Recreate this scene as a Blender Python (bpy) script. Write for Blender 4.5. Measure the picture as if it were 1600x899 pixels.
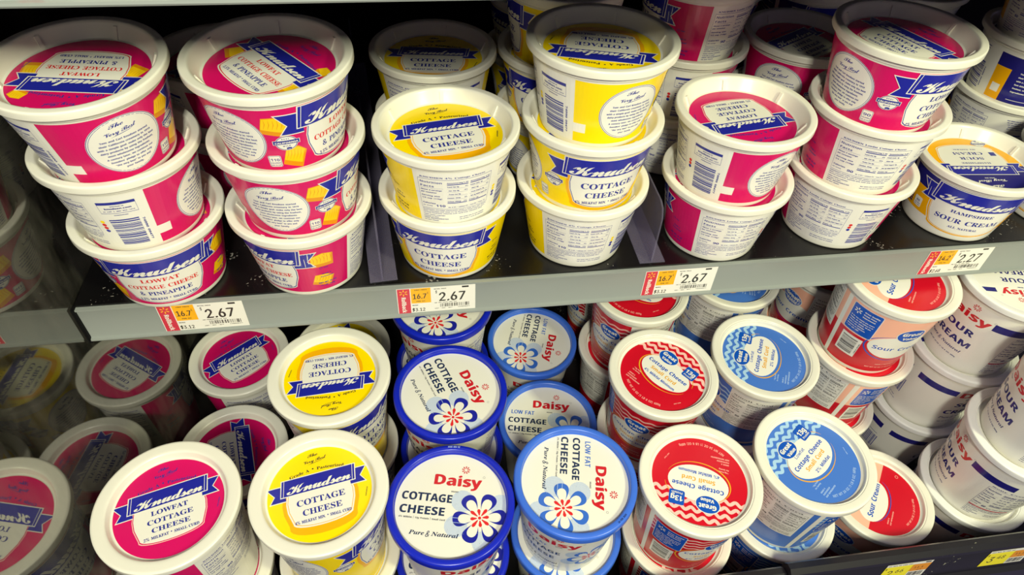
import bpy, bmesh, math, random
import numpy as np
from mathutils import Vector, Matrix
from mathutils.geometry import tessellate_polygon
for o in list(bpy.data.objects):
    bpy.data.objects.remove(o, do_unlink=True)
SC = bpy.context.scene
COL = SC.collection
R = math.radians

# ------------------------------------------------------------------ camera
def make_camera():
    p, r, y = R(45.228), R(3.381), R(10.531)
    fwd = Vector((math.sin(y)*math.cos(p), math.cos(y)*math.cos(p), -math.sin(p)))
    right = Vector((math.cos(y), -math.sin(y), 0)); up = right.cross(fwd)
    r2 = math.cos(r)*right + math.sin(r)*up; u2 = -math.sin(r)*right + math.cos(r)*up
    cd = bpy.data.cameras.new('camera'); cd.sensor_width = 36; cd.lens = 1067.12/1600*36
    cd.clip_start = 0.01; cd.clip_end = 20
    co = bpy.data.objects.new('camera', cd); COL.objects.link(co)
    m = Matrix((r2, u2, -fwd)).transposed().to_4x4(); m.translation = (-0.10438, -0.42853, 0.42835)
    co.matrix_world = m; SC.camera = co
make_camera()
# ------------------------------------------------------------------ light
SC.view_settings.view_transform = 'Standard'; SC.view_settings.look = 'None'
SC.view_settings.gamma = 1; SC.view_settings.use_curve_mapping = False
SC.view_settings.exposure = 0.08
W = bpy.data.worlds.new('store'); SC.world = W; W.use_nodes = True
W.node_tree.nodes['Background'].inputs[0].default_value = (0.66, 0.56, 0.95, 1)
W.node_tree.nodes['Background'].inputs[1].default_value = 0.15
def area(name, loc, target, sx, sy, power, col):
    ld = bpy.data.lights.new(name, 'AREA'); ld.shape = 'RECTANGLE'; ld.size = sx; ld.size_y = sy
    ld.energy = power; ld.color = col
    o = bpy.data.objects.new(name, ld); COL.objects.link(o); o.location = loc
    o.rotation_euler = (Vector(target)-Vector(loc)).to_track_quat('-Z', 'Y').to_euler()
    return o
# strip lamps of the refrigerated case, above and in front of the shelves
area('case_lamp', (-0.16, -0.98, 0.93), (0.08, 0.0, 0.0), 0.12, 0.20, 14.2, (1.0, 0.98, 0.80))
area('case_lamp', (0.75, -0.92, 0.90), (0.25, 0.0, 0.0), 0.10, 0.20, 13.0, (1.0, 1.0, 0.60))
area('fill_light', (0.1, -1.0, 1.5), (0.05, 0.0, 0.0), 1.6, 0.3, 2.6, (0.88, 0.80, 1.0))  # broad violet fill added in front to lift cup fronts and shade, no fixture

# ------------------------------------------------------------------ materials
MATS = {}
def srgb(c):
    return tuple(((v/255)/12.92 if v/255 <= 0.04045 else ((v/255+0.055)/1.055)**2.4) for v in c)
def mat(name, rgb, rough=0.4, metal=0.0, spec=0.5, coat=0.0, lin=False):
    if name in MATS: return MATS[name]
    m = bpy.data.materials.new(name); m.use_nodes = True
    b = m.node_tree.nodes['Principled BSDF']
    b.inputs['Base Color'].default_value = (*(rgb if lin else srgb(rgb)), 1)
    b.inputs['Roughness'].default_value = rough; b.inputs['Metallic'].default_value = metal
    b.inputs['Specular IOR Level'].default_value = spec
    if coat: b.inputs['Coat Weight'].default_value = coat; b.inputs['Coat Roughness'].default_value = 0.12
    MATS[name] = m
    return m
INK = dict(white=(236,234,222), magenta=(214,16,100), yellow=(255,222,0), orange=(248,178,10), blue=(32,38,158), navy=(34,32,120),
  ink=(44,52,150), black=(36,34,40), red=(222,44,48), crimson=(206,18,40), deepred=(176,16,36), pink=(246,196,186), peach=(250,186,160),
  daisyred=(206,34,46), slate=(38,52,88), skyblue=(72,120,208), paleblue=(168,206,238), royal=(20,84,190), gold=(232,170,40),
  haze=(176,198,232), cellblue=(58,110,208), grey=(120,120,124), offwhite=(238,236,226), chunk=(252,206,20), chunkdark=(232,150,16),
  tagred=(208,52,72), tagorange=(250,180,10), tagyellow=(250,236,20), tagink=(52,50,44), spark=(255,190,40), pale=(240,170,160), palesky=(160,190,236))
def ink(n):
    return mat('print_'+n, INK[n], 0.24, 0, 0.5)
PLASTIC = mat('white_plastic', (234,232,218), 0.25, 0, 0.5)
def plastic_noise(m):
    nt = m.node_tree; b = nt.nodes['Principled BSDF']
    n = nt.nodes.new('ShaderNodeTexNoise'); n.inputs['Scale'].default_value = 900
    bp = nt.nodes.new('ShaderNodeBump'); bp.inputs['Strength'].default_value = 0.03; bp.inputs['Distance'].default_value = 0.0004
    nt.links.new(n.outputs[0], bp.inputs['Height']); nt.links.new(bp.outputs[0], b.inputs['Normal'])
plastic_noise(PLASTIC)
DARKBLUE = mat('dark_blue_plastic', (20,38,190), 0.28, 0, 0.5)
MIDBLUE = mat('mid_blue_plastic', (62,112,222), 0.30, 0, 0.5)
CLEARISH = mat('milky_plastic', (236,236,232), 0.25, 0, 0.5)

# ------------------------------------------------------------------ letters (outline data, 1000 units per em)
GLYPHS = {}
GLYPHS['sb'] = [
65,437,2,23,-2,0,0,4,8,4,6,11,40,97,4,0,40,-94,7,-14,8,-4,0,-4,-54,0,0,4,11,2,3,6,-3,8,-5,13,-37,0,-6,-15,-1,-3,0,-3,12,-8,1,0,0,-4,3,28,40,32,0,-16,40,97,344,2,35,64,-2,-10,2,-4,9,-12,-9,-14,-2,-14,5,-5,13,3,10,8,8,14,
7,20,7,0,12,-3,10,-10,4,-11,-6,2,-4,3,-6,-3,-8,-9,-2,-8,3,-3,8,4,11,12,7,8,2,8,1,16,-2,10,-5,5,-8,2,-13,0,-36,1,-6,2,-2,4,2,2,-3,-8,-7,7,38,8,6,2,6,6,0,26,-16,-7,-4,-14,2,-9,66,443,3,20,4,0,0,4,12,4,3,12,0,72,-2,11,-4,5,
-9,2,0,4,51,0,33,-7,11,-19,-7,-17,-20,-9,24,-10,8,-19,-2,-14,-9,-10,-15,-7,-18,-2,11,46,63,1,0,11,1,8,4,4,7,1,11,-1,10,-3,7,-13,5,-7,-2,-1,-8,12,56,6,9,2,6,4,3,8,1,12,-1,12,-5,8,-8,4,-12,2,-3,0,0,-42,2,-8,98,361,2,24,11,
-3,0,100,-2,10,-7,3,0,4,32,0,0,-44,10,7,11,3,9,-2,7,-3,6,-6,5,-8,2,-9,2,-10,-2,-12,-3,-11,-6,-9,-7,-7,-10,-4,-10,-1,-11,2,-11,7,-13,-10,12,46,4,7,2,5,6,2,12,1,16,-1,13,-2,10,-12,7,-7,-2,-5,-8,0,-43,3,-10,67,468,1,34,64,
-3,-16,2,-14,6,-11,9,-9,12,-6,14,-2,17,2,17,6,14,9,12,12,9,14,5,16,2,12,-1,15,-5,5,-1,8,7,4,0,0,-39,-4,0,-7,14,-9,11,-11,6,-12,3,-22,-14,-8,-41,8,-38,26,-12,10,1,10,4,9,7,8,8,5,-4,-21,-18,99,293,1,33,39,-2,-9,1,-8,4,-7,
6,-5,8,-4,9,-1,12,1,11,4,10,6,9,8,6,9,4,11,2,10,-2,8,-4,7,-13,-3,-7,-7,-3,-7,3,-3,9,0,2,0,3,-7,6,-10,-7,-4,-20,2,-16,4,-12,8,-7,9,-2,9,2,8,6,3,-3,-14,-13,68,496,2,16,5,0,0,4,11,4,2,11,0,75,-3,12,-11,4,0,4,52,0,26,-4,19,
-11,12,-18,4,-24,-7,-32,-20,-19,-33,-6,11,56,6,14,3,10,10,6,16,2,22,-8,39,-24,12,-8,-2,-2,-10,0,-78,2,-10,100,370,2,28,35,-2,-8,1,-7,3,-7,7,-4,7,-3,10,-1,11,1,12,3,10,5,9,6,6,8,4,8,2,11,-3,9,-7,0,30,-3,8,-9,2,0,4,36,0,0,
-95,1,-9,7,-3,0,-4,-14,-1,-18,-4,0,12,-9,-10,11,43,7,7,3,6,9,0,41,-4,8,-8,2,-12,-8,-2,-10,0,-14,0,-14,2,-10,69,442,1,42,4,0,0,4,12,4,3,12,0,72,-3,14,-12,4,0,4,96,0,0,-34,-4,0,-4,13,-7,9,-11,4,-16,2,-8,-1,-4,-3,0,-7,0,
-35,2,0,10,1,7,4,4,8,3,11,4,0,0,-56,-4,0,-2,8,-2,7,-8,8,-14,3,0,-39,2,-8,10,-2,11,1,9,2,8,3,7,6,5,7,5,10,5,0,-8,-36,101,301,2,25,38,-2,-9,1,-8,3,-7,7,-5,8,-3,10,-1,12,1,11,4,10,5,8,7,6,8,4,9,2,13,-3,10,-7,6,-12,3,-15,0,
-1,-42,0,5,-24,16,-8,9,3,9,9,3,-4,-14,-15,8,29,48,21,0,0,6,0,9,-2,6,-8,5,-8,-6,-3,-17,70,404,1,38,4,0,0,4,12,4,3,13,0,73,-4,12,-11,4,0,4,94,0,0,-34,-4,0,-2,9,-3,7,-11,9,-9,2,-11,1,-8,-1,-4,-2,0,-5,0,-38,2,0,9,1,7,5,4,7,
3,12,5,0,0,-57,-5,0,-3,12,-4,8,-7,4,-10,2,-1,0,0,-36,1,-9,5,-5,12,-2,0,-4,102,214,1,35,4,0,0,4,6,2,2,3,1,9,0,51,-9,0,0,9,9,0,0,10,2,12,6,9,10,5,13,2,9,-1,7,-3,6,-12,-3,-8,-7,-3,-7,2,-3,7,2,7,1,1,0,2,-4,3,-7,-3,-1,-10,0,
-20,14,0,0,-9,-14,0,0,-53,3,-10,10,-2,0,-4,71,508,1,45,67,-2,-17,1,-15,6,-12,9,-9,12,-5,14,-2,17,2,17,5,14,9,12,12,9,14,5,15,2,14,-1,14,-5,5,-1,5,2,3,5,4,0,0,-39,-4,0,-4,9,-5,9,-7,7,-7,4,-7,4,-8,1,-23,-14,-8,-40,2,-23,7,
-17,10,-11,14,-3,13,4,4,11,0,14,-4,10,-13,4,0,4,56,0,0,-4,-11,-3,-2,-11,0,-25,-23,-7,103,327,3,42,36,-35,-14,1,-10,4,-8,11,3,7,10,6,-8,6,-3,8,4,10,7,5,9,5,-16,10,-4,15,4,14,5,5,7,4,8,3,9,1,10,-1,9,-3,21,0,0,-9,-12,0,5,
-8,1,-8,-4,-13,-11,-9,-7,-3,-8,0,-4,0,-3,0,-8,-2,-3,-6,10,-6,9,0,12,0,9,-2,11,-7,3,-12,-3,-11,-8,-8,-13,-5,12,39,31,9,5,1,7,1,10,-1,9,-1,7,-9,5,-8,-5,-2,-7,-1,-9,1,-10,2,-7,9,40,-29,20,3,6,10,-4,6,-11,2,-27,0,-6,-10,6,
-8,6,-2,72,523,1,38,4,0,0,4,12,4,3,12,0,75,-3,11,-12,4,0,4,56,0,0,-4,-9,-2,-4,-4,-1,-9,0,-32,40,0,0,32,-2,9,-4,4,-10,2,0,4,57,0,0,-4,-12,-4,-3,-11,0,-75,3,-12,12,-4,0,-4,-57,0,0,4,12,4,4,12,0,35,-40,0,0,-35,2,-12,12,-4,
0,-4,104,381,1,31,4,0,0,4,7,2,2,8,0,86,-1,7,-7,3,0,4,32,0,0,-47,11,9,13,4,16,-7,5,-20,0,-39,2,-8,7,-2,0,-4,-41,0,0,4,2,0,7,10,0,40,-2,10,-6,4,-8,-2,-6,-7,0,-45,1,-8,7,-2,0,-4,73,261,1,17,3,0,0,4,12,4,4,11,0,78,-3,10,-13,
3,0,4,58,0,0,-4,-12,-3,-3,-10,0,-78,1,-8,5,-5,10,-2,0,-4,105,198,2,8,25,90,-9,4,-4,9,4,9,9,4,9,-4,4,-9,-4,-9,13,4,0,0,4,7,2,2,8,0,49,-1,8,-7,2,0,5,32,0,0,-64,1,-8,7,-2,0,-4,74,330,1,25,27,-16,-14,2,-10,8,-4,12,4,9,8,4,9,
-3,3,-9,-2,-7,-2,-5,7,-5,9,4,2,11,0,87,-1,10,-6,6,-10,2,0,4,58,0,0,-4,-9,-2,-4,-5,-1,-11,0,-70,-9,-29,106,210,2,8,26,91,-8,3,-4,10,4,8,8,4,10,-4,3,-8,-3,-10,22,9,-35,-12,2,-8,7,-3,8,3,8,7,3,8,-3,2,-6,-1,-6,-2,-4,5,-3,6,
4,2,11,0,76,-2,9,-8,3,0,4,34,0,0,-83,-2,-13,-6,-10,-10,-5,75,510,1,41,4,0,0,4,12,4,3,12,0,75,-3,11,-12,4,0,4,56,0,0,-4,-9,-2,-4,-4,-1,-9,0,-37,34,35,7,11,-3,4,-11,2,0,4,49,0,0,-4,-3,0,-15,-5,-18,-15,-18,-19,48,-59,6,-6,
8,-2,0,-4,-60,0,0,4,6,0,4,1,4,3,-5,8,-29,38,-4,-4,0,-30,3,-12,11,-4,0,-4,107,359,1,33,4,0,0,4,7,2,2,8,0,86,-1,7,-7,3,0,4,32,0,0,-72,20,20,4,8,-9,3,0,5,34,0,0,-5,-9,-2,-8,-6,-13,-13,30,-44,8,-4,0,-4,-41,0,0,4,1,0,6,4,-2,
4,-17,25,-4,-3,0,-20,1,-8,7,-2,0,-4,76,426,1,25,4,0,0,4,12,4,3,12,0,75,-3,11,-12,4,0,4,58,0,0,-4,-10,-2,-5,-4,-1,-9,0,-74,0,-9,4,-4,8,-1,12,1,9,2,7,4,6,6,6,8,4,10,5,0,-7,-38,108,199,1,13,4,0,0,4,7,2,2,8,0,86,-1,7,-7,3,0,
4,32,0,0,-100,1,-8,7,-2,0,-4,77,634,1,34,4,0,0,4,11,4,4,12,0,76,-1,8,-5,4,-9,2,0,4,42,0,33,-78,33,78,42,0,0,-4,-11,-4,-3,-12,0,-73,1,-10,5,-5,8,-2,0,-4,-55,0,0,4,9,2,4,5,2,10,0,79,-42,-100,-4,0,-42,97,0,-77,4,-12,12,-4,
0,-4,109,554,1,48,4,0,0,4,7,2,2,8,0,49,-1,8,-7,3,0,4,31,0,0,-12,11,10,12,4,14,-4,7,-11,11,11,13,4,16,-7,6,-20,0,-39,2,-8,6,-2,0,-4,-40,0,0,4,7,2,1,8,0,40,-1,10,-7,4,-7,-2,-6,-7,0,-45,2,-8,6,-2,0,-4,-39,0,0,4,6,2,2,8,0,
40,-2,10,-6,4,-8,-2,-6,-7,0,-45,2,-7,6,-3,0,-4,78,494,1,27,101,-3,-74,91,0,-68,3,-12,12,-4,0,-4,-38,0,0,4,10,2,4,4,1,10,0,77,-10,11,-5,2,0,4,35,0,59,-72,0,52,-2,10,-4,4,-9,2,0,4,37,0,0,-4,-12,-4,-2,-12,0,-97,110,381,1,
31,4,0,0,4,7,2,2,8,0,49,-1,8,-7,3,0,4,32,0,0,-11,11,9,13,4,16,-7,5,-20,0,-39,2,-8,7,-2,0,-4,-41,0,0,4,2,0,7,10,0,40,-2,10,-6,4,-8,-2,-6,-7,0,-45,1,-8,7,-2,0,-4,79,525,2,32,65,-3,-12,1,-11,4,-10,5,-8,7,-8,9,-5,11,-3,11,
-1,12,1,12,3,11,5,10,8,9,8,7,10,6,12,4,12,0,12,0,11,-4,10,-5,9,-7,7,-9,5,-10,4,-12,0,-12,0,-12,-4,-11,-5,-11,-7,-9,-9,-7,-10,-5,-11,-4,12,66,3,22,13,7,41,-2,23,-6,17,-9,11,-13,3,-21,-14,-8,-40,2,-23,6,-17,10,-11,111,336,
2,24,42,-2,-10,1,-10,4,-7,6,-5,9,-4,10,-1,10,1,12,4,10,5,8,7,6,10,4,10,2,10,-2,9,-4,8,-6,5,-8,4,-10,1,-12,-1,-11,-4,-10,-5,-8,-8,-6,-9,-4,12,42,3,10,7,2,10,1,18,-1,19,-2,11,-10,7,-10,-7,-2,-11,-1,-19,1,-18,2,-10,80,418,
2,24,4,0,0,4,12,4,3,12,0,75,-3,11,-12,4,0,4,50,0,18,-1,12,-3,8,-4,6,-6,3,-8,1,-9,-2,-13,-8,-10,-14,-6,-18,-2,-14,0,0,-32,2,-12,12,-4,0,-4,12,46,58,4,0,11,1,7,4,4,8,1,11,-1,12,-3,8,-6,4,-9,2,-7,-2,-1,-6,112,371,2,32,4,
-35,0,4,6,2,2,4,1,9,0,77,-1,10,-7,3,0,4,31,0,0,-12,9,10,13,4,8,-2,7,-4,6,-6,5,-8,2,-9,2,-11,-2,-12,-2,-10,-5,-8,-6,-7,-8,-4,-8,-1,-11,2,-9,8,0,-22,1,-11,4,-5,7,-1,0,-4,11,49,7,11,8,2,10,1,13,-1,14,-2,10,-10,8,-7,-3,-6,
-8,0,-42,5,-7,81,525,2,34,94,-29,-28,7,-19,22,-12,5,-10,7,-7,10,-6,10,-4,12,-1,13,1,12,3,11,5,10,8,9,8,7,10,6,12,4,12,0,12,0,11,-4,10,-5,9,-7,7,-9,5,-10,4,-12,0,-12,-2,-19,-8,-16,-14,-14,-18,-8,12,-15,17,-5,12,2,1,-5,
-15,-5,12,66,3,22,13,7,41,-2,23,-6,17,-9,11,-13,3,-21,-14,-8,-40,2,-23,6,-17,10,-11,113,364,2,27,44,-35,0,4,10,3,2,7,0,28,-9,-7,-11,-2,-9,1,-7,3,-6,6,-5,8,-3,9,-1,11,1,12,4,10,6,10,7,6,9,4,10,2,12,-2,10,-8,13,10,3,0,0,
-101,2,-7,6,-3,0,-4,11,45,8,7,2,4,7,0,43,-3,10,-8,4,-12,-9,-3,-11,-1,-15,1,-14,3,-10,82,473,2,26,4,0,0,4,12,4,3,12,0,75,-3,11,-12,4,0,4,50,0,22,-2,16,-6,9,-9,3,-13,-6,-18,-19,-10,29,-44,5,-6,7,-2,0,-4,-36,0,-34,53,-4,0,
0,-33,2,-12,12,-4,0,-4,10,46,58,5,0,11,2,8,4,4,8,2,12,-5,18,-15,6,-8,-2,-2,-10,114,287,1,26,4,0,0,4,7,2,2,8,0,49,-1,8,-7,2,0,5,31,0,0,-15,5,7,6,5,11,5,11,-4,3,-10,-2,-8,-8,-2,-6,2,-4,4,-5,3,-7,-5,-3,-12,0,-34,3,-8,9,-2,
0,-4,83,390,1,58,11,-3,0,43,5,0,5,-16,7,-12,9,-6,12,-2,9,1,6,4,6,13,-4,10,-10,8,-15,8,-13,7,-9,8,-5,9,-2,11,2,9,3,9,5,6,7,5,8,4,9,0,11,-1,13,-3,3,0,2,-1,5,5,5,0,0,-36,-5,0,-2,8,-5,8,-5,6,-6,5,-14,4,-13,-5,-5,-11,4,-11,6,
-4,7,-4,16,-8,9,-5,7,-5,9,-11,2,-14,-2,-10,-3,-9,-7,-7,-8,-5,-10,-4,-12,0,-8,0,-8,2,-8,2,-3,1,-4,-1,-2,-5,115,288,1,44,38,-2,-8,0,-8,4,-4,0,-5,-4,-4,0,0,28,4,0,3,-9,6,-7,13,-6,10,3,3,7,-9,12,-12,6,-8,5,-5,5,-5,13,2,10,5,
8,8,5,11,2,7,-1,8,-2,2,-1,1,0,5,4,3,0,0,-24,-4,0,-3,8,-5,5,-12,5,-8,-2,-3,-7,3,-7,7,-5,12,-6,7,-4,5,-5,4,-14,-2,-11,-5,-9,-9,-5,84,423,1,22,23,0,0,4,13,4,3,12,0,88,-2,0,-11,-2,-10,-5,-6,-9,-3,-12,-4,0,0,34,99,0,0,-35,-4,
0,-9,22,-22,7,-1,0,0,-88,3,-12,13,-4,0,-4,116,228,1,23,31,-2,-9,1,-6,3,-3,7,-1,9,0,52,-7,0,0,5,9,9,8,8,6,8,4,6,4,0,0,-28,16,0,0,-8,-16,0,0,-50,1,-7,5,-3,10,9,4,-3,-10,-14,85,492,1,33,62,-3,-20,3,-14,7,-7,13,-3,19,0,56,
-3,11,-11,4,0,4,56,0,0,-4,-10,-2,-4,-4,-1,-9,0,-60,1,-13,5,-9,7,-6,11,-1,22,8,7,26,0,54,-3,12,-13,4,0,4,36,0,0,-4,-10,-5,-2,-11,0,-49,-3,-22,-8,-15,-14,-8,117,375,1,27,33,-2,-10,1,-7,5,-3,9,-1,11,0,38,-2,8,-7,4,0,4,33,0,
0,-60,2,-6,6,-3,13,7,0,46,-2,9,-8,3,0,4,34,0,0,-60,2,-8,7,-2,0,-5,-15,-1,-18,-4,0,12,-11,-9,86,428,1,21,53,-3,-42,98,-5,10,-10,5,0,4,57,0,0,-4,-11,-2,-4,-6,2,-8,25,-58,22,58,2,8,-3,6,-11,2,0,4,35,0,0,-4,-8,-3,-6,-11,-38,
-99,118,306,1,20,36,-2,-26,64,-4,8,-7,3,0,5,42,0,0,-4,-2,0,-7,-5,0,-2,14,-37,13,33,1,5,-9,6,0,4,25,0,0,-4,-6,-4,-5,-9,-25,-63,87,611,1,34,43,-3,-35,101,-4,9,-8,3,0,4,49,0,0,-4,-7,-2,-3,-6,2,-9,19,-55,19,50,-3,12,-5,7,
-10,3,0,4,53,0,0,-4,-12,-7,2,-7,18,-54,17,50,2,10,-3,6,-8,2,0,4,30,0,0,-4,-8,-5,-4,-10,-32,-98,-5,0,-28,80,-31,-80,119,435,1,36,30,-2,-26,68,-2,5,-5,2,0,5,37,0,0,-5,-4,-1,-2,-3,1,-3,1,-3,12,-31,11,27,-3,7,-2,6,-6,2,0,4,
39,0,0,-5,-7,-4,0,-2,0,-1,10,-31,12,29,1,5,-2,3,-6,2,0,4,22,0,0,-4,-5,-3,-3,-7,-27,-66,-4,0,-16,51,-21,-51,88,471,1,40,3,0,0,4,10,4,9,8,26,36,-28,44,-8,10,-8,4,0,4,57,0,0,-4,-4,0,-9,-6,2,-7,16,-25,14,21,5,11,-12,6,0,4,
41,0,0,-4,-13,-4,-6,-5,-6,-8,-19,-27,33,-52,6,-7,6,-3,1,0,0,-4,-56,0,0,4,1,0,11,6,-3,10,-17,26,-18,-26,-3,-9,13,-7,0,-4,120,319,1,38,1,0,0,4,7,3,8,7,15,20,-20,32,-10,7,0,5,41,0,0,-4,-7,-4,2,-5,9,-13,10,12,2,6,-1,2,-7,2,
0,4,28,0,0,-4,-7,-3,-7,-7,-14,-18,23,-37,3,-4,4,-1,0,-4,-41,0,0,4,5,1,2,3,-3,7,-9,13,-10,-13,-3,-7,7,-4,2,0,0,-4,89,426,1,30,25,0,0,4,12,4,3,12,0,25,-28,52,-8,10,-4,2,-3,1,0,4,55,0,0,-4,-3,0,-7,-2,-3,-4,2,-6,21,-42,21,
36,4,10,-13,8,0,4,36,0,0,-4,-8,-4,-6,-8,-29,-47,0,-31,3,-12,12,-4,0,-4,121,300,1,39,13,-35,-11,4,-4,10,3,8,8,3,7,-2,3,-7,-1,-1,0,-2,4,-3,6,7,4,7,3,10,-26,64,-3,6,-2,3,-5,1,0,5,41,0,0,-5,-6,-1,-2,-3,0,-2,1,-3,13,-34,12,
30,1,5,1,3,-3,4,-6,1,0,5,24,0,0,-5,-6,-3,-4,-10,-25,-66,-4,-10,-4,-8,-8,-9,90,442,1,21,5,0,0,3,64,105,-15,0,-10,-1,-9,-2,-11,-9,-5,-7,-4,-10,-4,0,3,35,88,0,0,-3,-64,-104,22,0,16,2,11,6,9,11,6,15,4,0,-4,-41,122,293,1,19,
3,0,0,4,39,68,-10,0,-14,-4,-4,-6,-3,-8,-5,0,2,24,61,0,0,-5,-37,-67,6,0,10,2,8,3,5,6,4,10,4,0,-2,-27,48,375,2,24,47,-2,-14,2,-10,6,-8,9,-5,13,-3,15,-1,17,1,18,3,15,5,12,8,9,10,6,14,2,13,-2,11,-6,7,-9,6,-13,3,-14,1,-18,-1,
-17,-3,-15,-6,-13,-7,-9,-11,-6,16,47,9,8,3,4,11,3,16,0,21,0,22,-3,16,-4,9,-8,4,-8,-4,-4,-9,-3,-16,0,-22,0,-21,3,-16,4,-11,49,375,1,20,16,0,0,9,14,0,6,2,2,9,0,84,-11,-13,-10,-5,-7,4,-3,9,11,4,7,3,8,6,12,8,19,0,0,-100,1,
-8,7,-3,14,0,0,-9,50,375,1,37,6,0,0,17,25,26,9,9,7,9,5,8,2,8,2,7,0,9,-3,14,-9,4,-12,-7,-3,-9,-1,-13,-9,1,-7,3,-6,13,5,11,12,8,9,3,12,1,16,-2,12,-6,8,-9,2,-11,-2,-12,-7,-12,-6,-7,-7,-8,-22,-21,-16,-16,39,0,9,4,5,8,1,5,10,
0,-1,-35,51,375,1,57,41,-2,-12,1,-9,2,-12,8,-3,9,4,10,10,4,1,-10,5,-6,6,-4,9,-2,10,2,8,8,2,6,0,9,-2,9,-4,6,-9,5,-11,2,-10,0,0,10,11,0,9,2,7,5,4,8,1,10,-3,14,-11,5,-9,-3,-4,-10,-1,-13,-9,1,-7,3,-6,11,2,8,8,7,11,5,16,2,16,
-2,13,-6,7,-8,3,-12,-2,-10,-6,-9,-8,-6,-10,-5,14,-4,12,-10,3,-6,1,-10,-1,-9,-3,-7,-4,-7,-6,-5,-7,-4,-7,-2,-9,-1,52,375,2,19,30,0,0,9,5,0,10,2,4,10,0,10,-47,0,0,11,48,78,23,0,0,-78,18,0,0,-11,-18,0,0,-10,4,-10,10,-2,2,0,
0,-9,9,14,42,35,0,0,30,0,16,1,16,-3,-6,-3,-6,-4,-8,-4,-4,53,375,1,43,41,-2,-11,1,-9,2,-11,8,-3,10,3,8,10,3,2,-9,6,-8,10,-3,11,2,7,9,2,7,1,9,-1,11,-5,8,-7,4,-10,2,-10,-1,-8,-2,-8,3,6,58,63,0,1,-31,-10,0,-1,6,-2,5,-6,2,
-35,0,-2,-32,8,2,10,1,18,-3,13,-6,9,-11,3,-16,-1,-10,-3,-8,-5,-7,-6,-5,-6,-4,-8,-3,-7,-1,54,375,2,38,49,-2,-11,2,-11,4,-8,8,-6,11,-4,15,-1,18,0,13,2,12,4,11,5,10,7,8,8,6,10,4,12,2,9,-1,8,-2,9,-7,3,-9,-5,-9,-6,-3,-9,-1,
-1,10,-3,8,-7,4,-9,-3,-7,-9,-4,-14,-3,-19,9,5,14,2,14,-3,11,-7,7,-10,2,-15,-2,-17,-8,-12,-12,-9,12,50,10,10,6,3,8,1,13,-2,12,-2,8,-12,6,-10,-2,-7,-6,2,-21,4,-14,5,-8,55,375,1,10,28,0,44,102,-44,0,-10,-9,0,-9,-10,0,0,36,
80,0,0,-8,-46,-112,56,375,3,36,46,-2,-13,2,-10,3,-8,5,-5,6,-4,8,-1,8,2,10,5,8,8,7,10,5,-9,7,-7,7,-4,8,-1,9,1,8,2,7,6,6,7,5,10,3,13,2,16,-2,11,-7,6,-9,3,-12,-2,-9,-4,-7,-8,-6,-9,-5,13,-7,8,-8,5,-8,2,-10,-3,-14,-8,-11,-14,
-7,10,51,71,9,8,2,13,-1,10,-5,7,-9,3,-11,-6,-4,-13,5,-13,6,-5,13,47,8,13,6,4,6,2,9,-6,13,-8,6,-11,6,-9,-10,-3,-6,-1,-8,1,-9,4,-7,6,-4,57,375,2,36,38,-2,-9,1,-7,2,-9,7,-3,9,2,7,7,3,7,-13,13,-5,17,12,7,37,-10,-8,-14,-4,
-13,2,-11,7,-7,11,-2,15,1,11,3,10,6,8,8,6,9,4,11,2,12,-2,10,-4,8,-8,7,-10,4,-15,1,-18,0,-13,-2,-13,-4,-11,-5,-10,-7,-8,-8,-6,-10,-4,11,46,58,10,3,7,9,-2,18,-3,13,-6,7,-7,2,-11,-7,-3,-9,-1,-12,4,-18,]
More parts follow.
